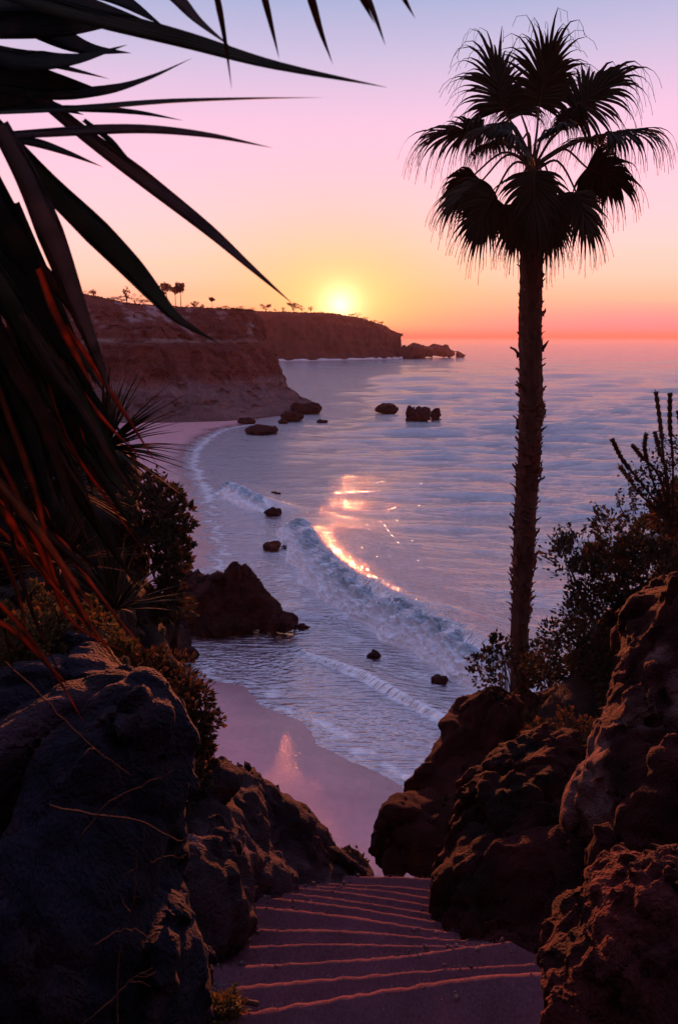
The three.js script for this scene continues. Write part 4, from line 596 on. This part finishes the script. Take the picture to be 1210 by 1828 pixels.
  const r = rng(500 + k), w = curve(pts.map(([x, y]) => at(x, y, 1.75)), 16), g = new Geo(), s = pxSize(w[4]) * hw * 0.62; g.tube(w.map((p, q) => p.add(unit(r).multiplyScalar(0.004))), (t) => s * lerp(1, 0.35, t) * (1 + 0.2 * noise(t * 14, k, 1)), 6, [0.045, 0.024, 0.02]);
  for (let q = 0; q < 3; q++) { const p = w[4 + Math.floor(r() * 11)], e = p.clone().add(unit(r).multiplyScalar(0.07)); g.tube([p, p.clone().lerp(e, 0.5).add(unit(r).multiplyScalar(0.01)), e], (t) => s * lerp(0.5, 0.15, t), 5, [0.04, 0.022, 0.018]); }
  g.build; const o = w[0].clone(), m = mesh('dead_branch', g.build(o), M.wood); m.position.copy(o); tag(m, label, 'branch', 'dead twigs before the boulder');
});

// ------------------------------------------------------------------ trees on the cliffs
function smallTree(label, px, py, D, hpx, wpx, kind, seed, grp) { // foot px, py; height and crown width in px
  const r = rng(seed), B = (rimAt(grp === CT ? 'sea_cliff' : 'headland', px) ?? at(px, py, D)).clone().add(V(0, -0.25, 0)), s = pxSize(B), H = hpx * s * 1.2, W = wpx * s / 2 * 1.15, root = group('tree', label, 'tree', grp, B), tg = new Geo(), cg = new Geo(), C = kind === 'pine' ? [0.05, 0.03, 0.018] : [0.085, 0.04, 0.02];
  const top = V(B.x + (r() - 0.5) * W * 0.3, B.y + H * (kind === 'pine' ? 0.88 : 0.55), B.z), clear = kind === 'pine' ? 0.68 : 0.3;
  tg.tube(curve([B, B.clone().lerp(top, 0.5).add(V((r() - 0.5) * W * 0.2, 0, 0)), top], 6), (t) => lerp(0.035, 0.014, t) * H * (kind === 'pine' ? 0.55 : 0.9), 6, [0.05, 0.028, 0.022]);
  const clumps = []; const nC = kind === 'bare' ? 7 : 9;
  for (let k = 0; k < nC; k++) { const a = r() * tau, q = V(Math.cos(a) * W * r() ** 0.5, 0, Math.sin(a) * W * r() ** 0.5); q.y = H * lerp(clear, 0.94, 0.5 + (r() - 0.5) * (1 - 0.5 * q.length() / W)); clumps.push(q.add(B)); tg.tube([B.clone().lerp(top, clear + (1 - clear) * 0.5 * r()), clumps.at(-1)], (t) => lerp(0.016, 0.006, t) * H, 4, [0.05, 0.028, 0.022], false); }
  for (const c of clumps) for (let k = 0; k < (kind === 'bare' ? 18 : 50); k++) { const u = unit(r); cg.leaf(c.clone().add(V(u.x * W * 0.42, u.y * H * 0.1, u.z * W * 0.42)), unit(r).normalize(), unit(r).normalize(), H * 0.085, H * 0.028, C.map((x) => x * lerp(0.7, 1.3, r()))); }
  mesh('trunk', tg.build(B), M.wood, root); mesh('crown', cg.build(B, true), M.leafThin, root);
}
const CT = 'trees on the near cliff', HT = 'trees along the headland';
[[300, 530, 138, 34, 15, 'pine', 'tallest flat topped pine on the near cliff'], [316, 546, 138, 34, 13, 'pine', 'left one of the paired pines on the near cliff'], [324, 546, 138, 38, 17, 'pine', 'right one of the paired pines, wider crowned, on the near cliff'], [288, 528, 140, 24, 14, 'pine', 'shorter pine half hidden behind the long leaf on the near cliff'], [349, 549, 140, 14, 12, 'round', 'small round tree right of the paired pines'], [361, 551, 141, 9, 9, 'round', 'very small bushy tree right of the round one'], [381, 554, 142, 19, 8, 'pine', 'slim lone tree toward the end of the near cliff'], [227, 540, 130, 30, 9, 'bare', 'thin bare tree sticking up on the near cliff'], [243, 540, 131, 20, 24, 'bare', 'spreading bare tree near the rounded knoll'], [218, 540, 130, 14, 18, 'round', 'squat dark tree beside the thin bare tree'], [167, 512, 118, 14, 14, 'round', 'dark tree on top of the left knoll'], [155, 512, 118, 12, 18, 'bare', 'wispy bare tree on the left knoll'], [88, 492, 112, 14, 14, 'round', 'small tree above the hanging leaves at the far left'], [132, 510, 115, 12, 12, 'round', 'low tree at the left shoulder of the knoll'], [258, 535, 133, 12, 20, 'round', 'wide low tree between the spreading bare tree and the long leaf'], [203, 530, 126, 9, 10, 'round', 'little tree left of the squat dark tree'], [336, 548, 139, 8, 10, 'bare', 'sparse bush close right of the paired pines'], [404, 556, 144, 8, 14, 'round', 'flat bush right of the slim lone tree'], [428, 558, 145, 10, 14, 'bare', 'thin bush at the outer end of the near cliff']].forEach(([x, y, D, h, w, k, l], q) => smallTree(l, x, y, D, h, w, k, 700 + q, CT));
[[400, 556, 425, 8, 22, 'bare', 'leafless bushes where the headland leaves the near cliff'], [424, 557, 428, 10, 20, 'round', 'low wide tree at the start of the headland'], [447, 558, 430, 8, 18, 'round', 'low dark scrub tree near the start of the headland'], [473, 560, 432, 15, 17, 'round', 'round tree alone in the left part of the headland'], [491, 561, 434, 8, 5, 'bare', 'tiny thin tree right of the round headland tree'], [503, 561, 434, 11, 7, 'bare', 'thin tree between the round tree and the leaning one'], [526, 562, 436, 18, 16, 'round', 'leaning tree left of the sun'], [541, 562, 437, 14, 12, 'bare', 'open crowned tree beside the leaning tree'], [556, 562, 438, 14, 13, 'bare', 'arching bare tree left of the sun glow'], [572, 563, 439, 4, 14, 'round', 'low scrub just left of the sun'], [628, 564, 442, 7, 9, 'round', 'small tree just right of the sun'], [638, 567, 443, 10, 13, 'bare', 'open round tree right of the sun'], [655, 571, 445, 6, 12, 'round', 'flat low tree on the falling headland edge'], [668, 574, 446, 6, 14, 'round', 'wide scrub tree on the falling headland edge'], [682, 578, 448, 7, 12, 'round', 'last round tree before the headland tip'], [694, 582, 450, 4, 8, 'round', 'tiny scrub at the headland tip']].forEach(([x, y, D, h, w, k, l], q) => smallTree(l, x, y, D, h, w, k, 800 + q, HT));

{ // low scrub along the rims of the cliffs
  const r = rng(91), g = new Geo();
  for (const [name, a, b, n, h] of [['sea_cliff', 60, 455, 5200, 5], ['headland', 395, 722, 3600, 3.2]]) for (let k = 0; k < n; k++) {
    const px = lerp(a, b, r()), q = rimAt(name, px); if (!q) continue; const s = pxSize(q), thick = Math.max(0.08, 0.3 + 1.3 * noise(px * 0.07, 4, 2)), p = q.clone().add(V((r() - 0.5) * 3 * s, (r() ** 1.6 * h * thick - 0.6) * s, (r() - 0.5) * 2)), c = lerp(0.7, 1.4, r()); g.leaf(p, unit(r).normalize(), unit(r).normalize(), s * lerp(1.6, 3.2, r()), s * 0.9, [0.06 * c, 0.035 * c, 0.02 * c]);
  }
  tag(mesh('cliff_scrub', g.build(null, true), M.leafThin), 'low rust brown scrub along the rims of the cliffs', null, null, 'stuff');
}

// air: thin evening haze over the bay
scene.fog = new THREE.FogExp2(new THREE.Color().setRGB(1, 0.55, 0.47), 0.0002);

renderer.render(scene, camera);
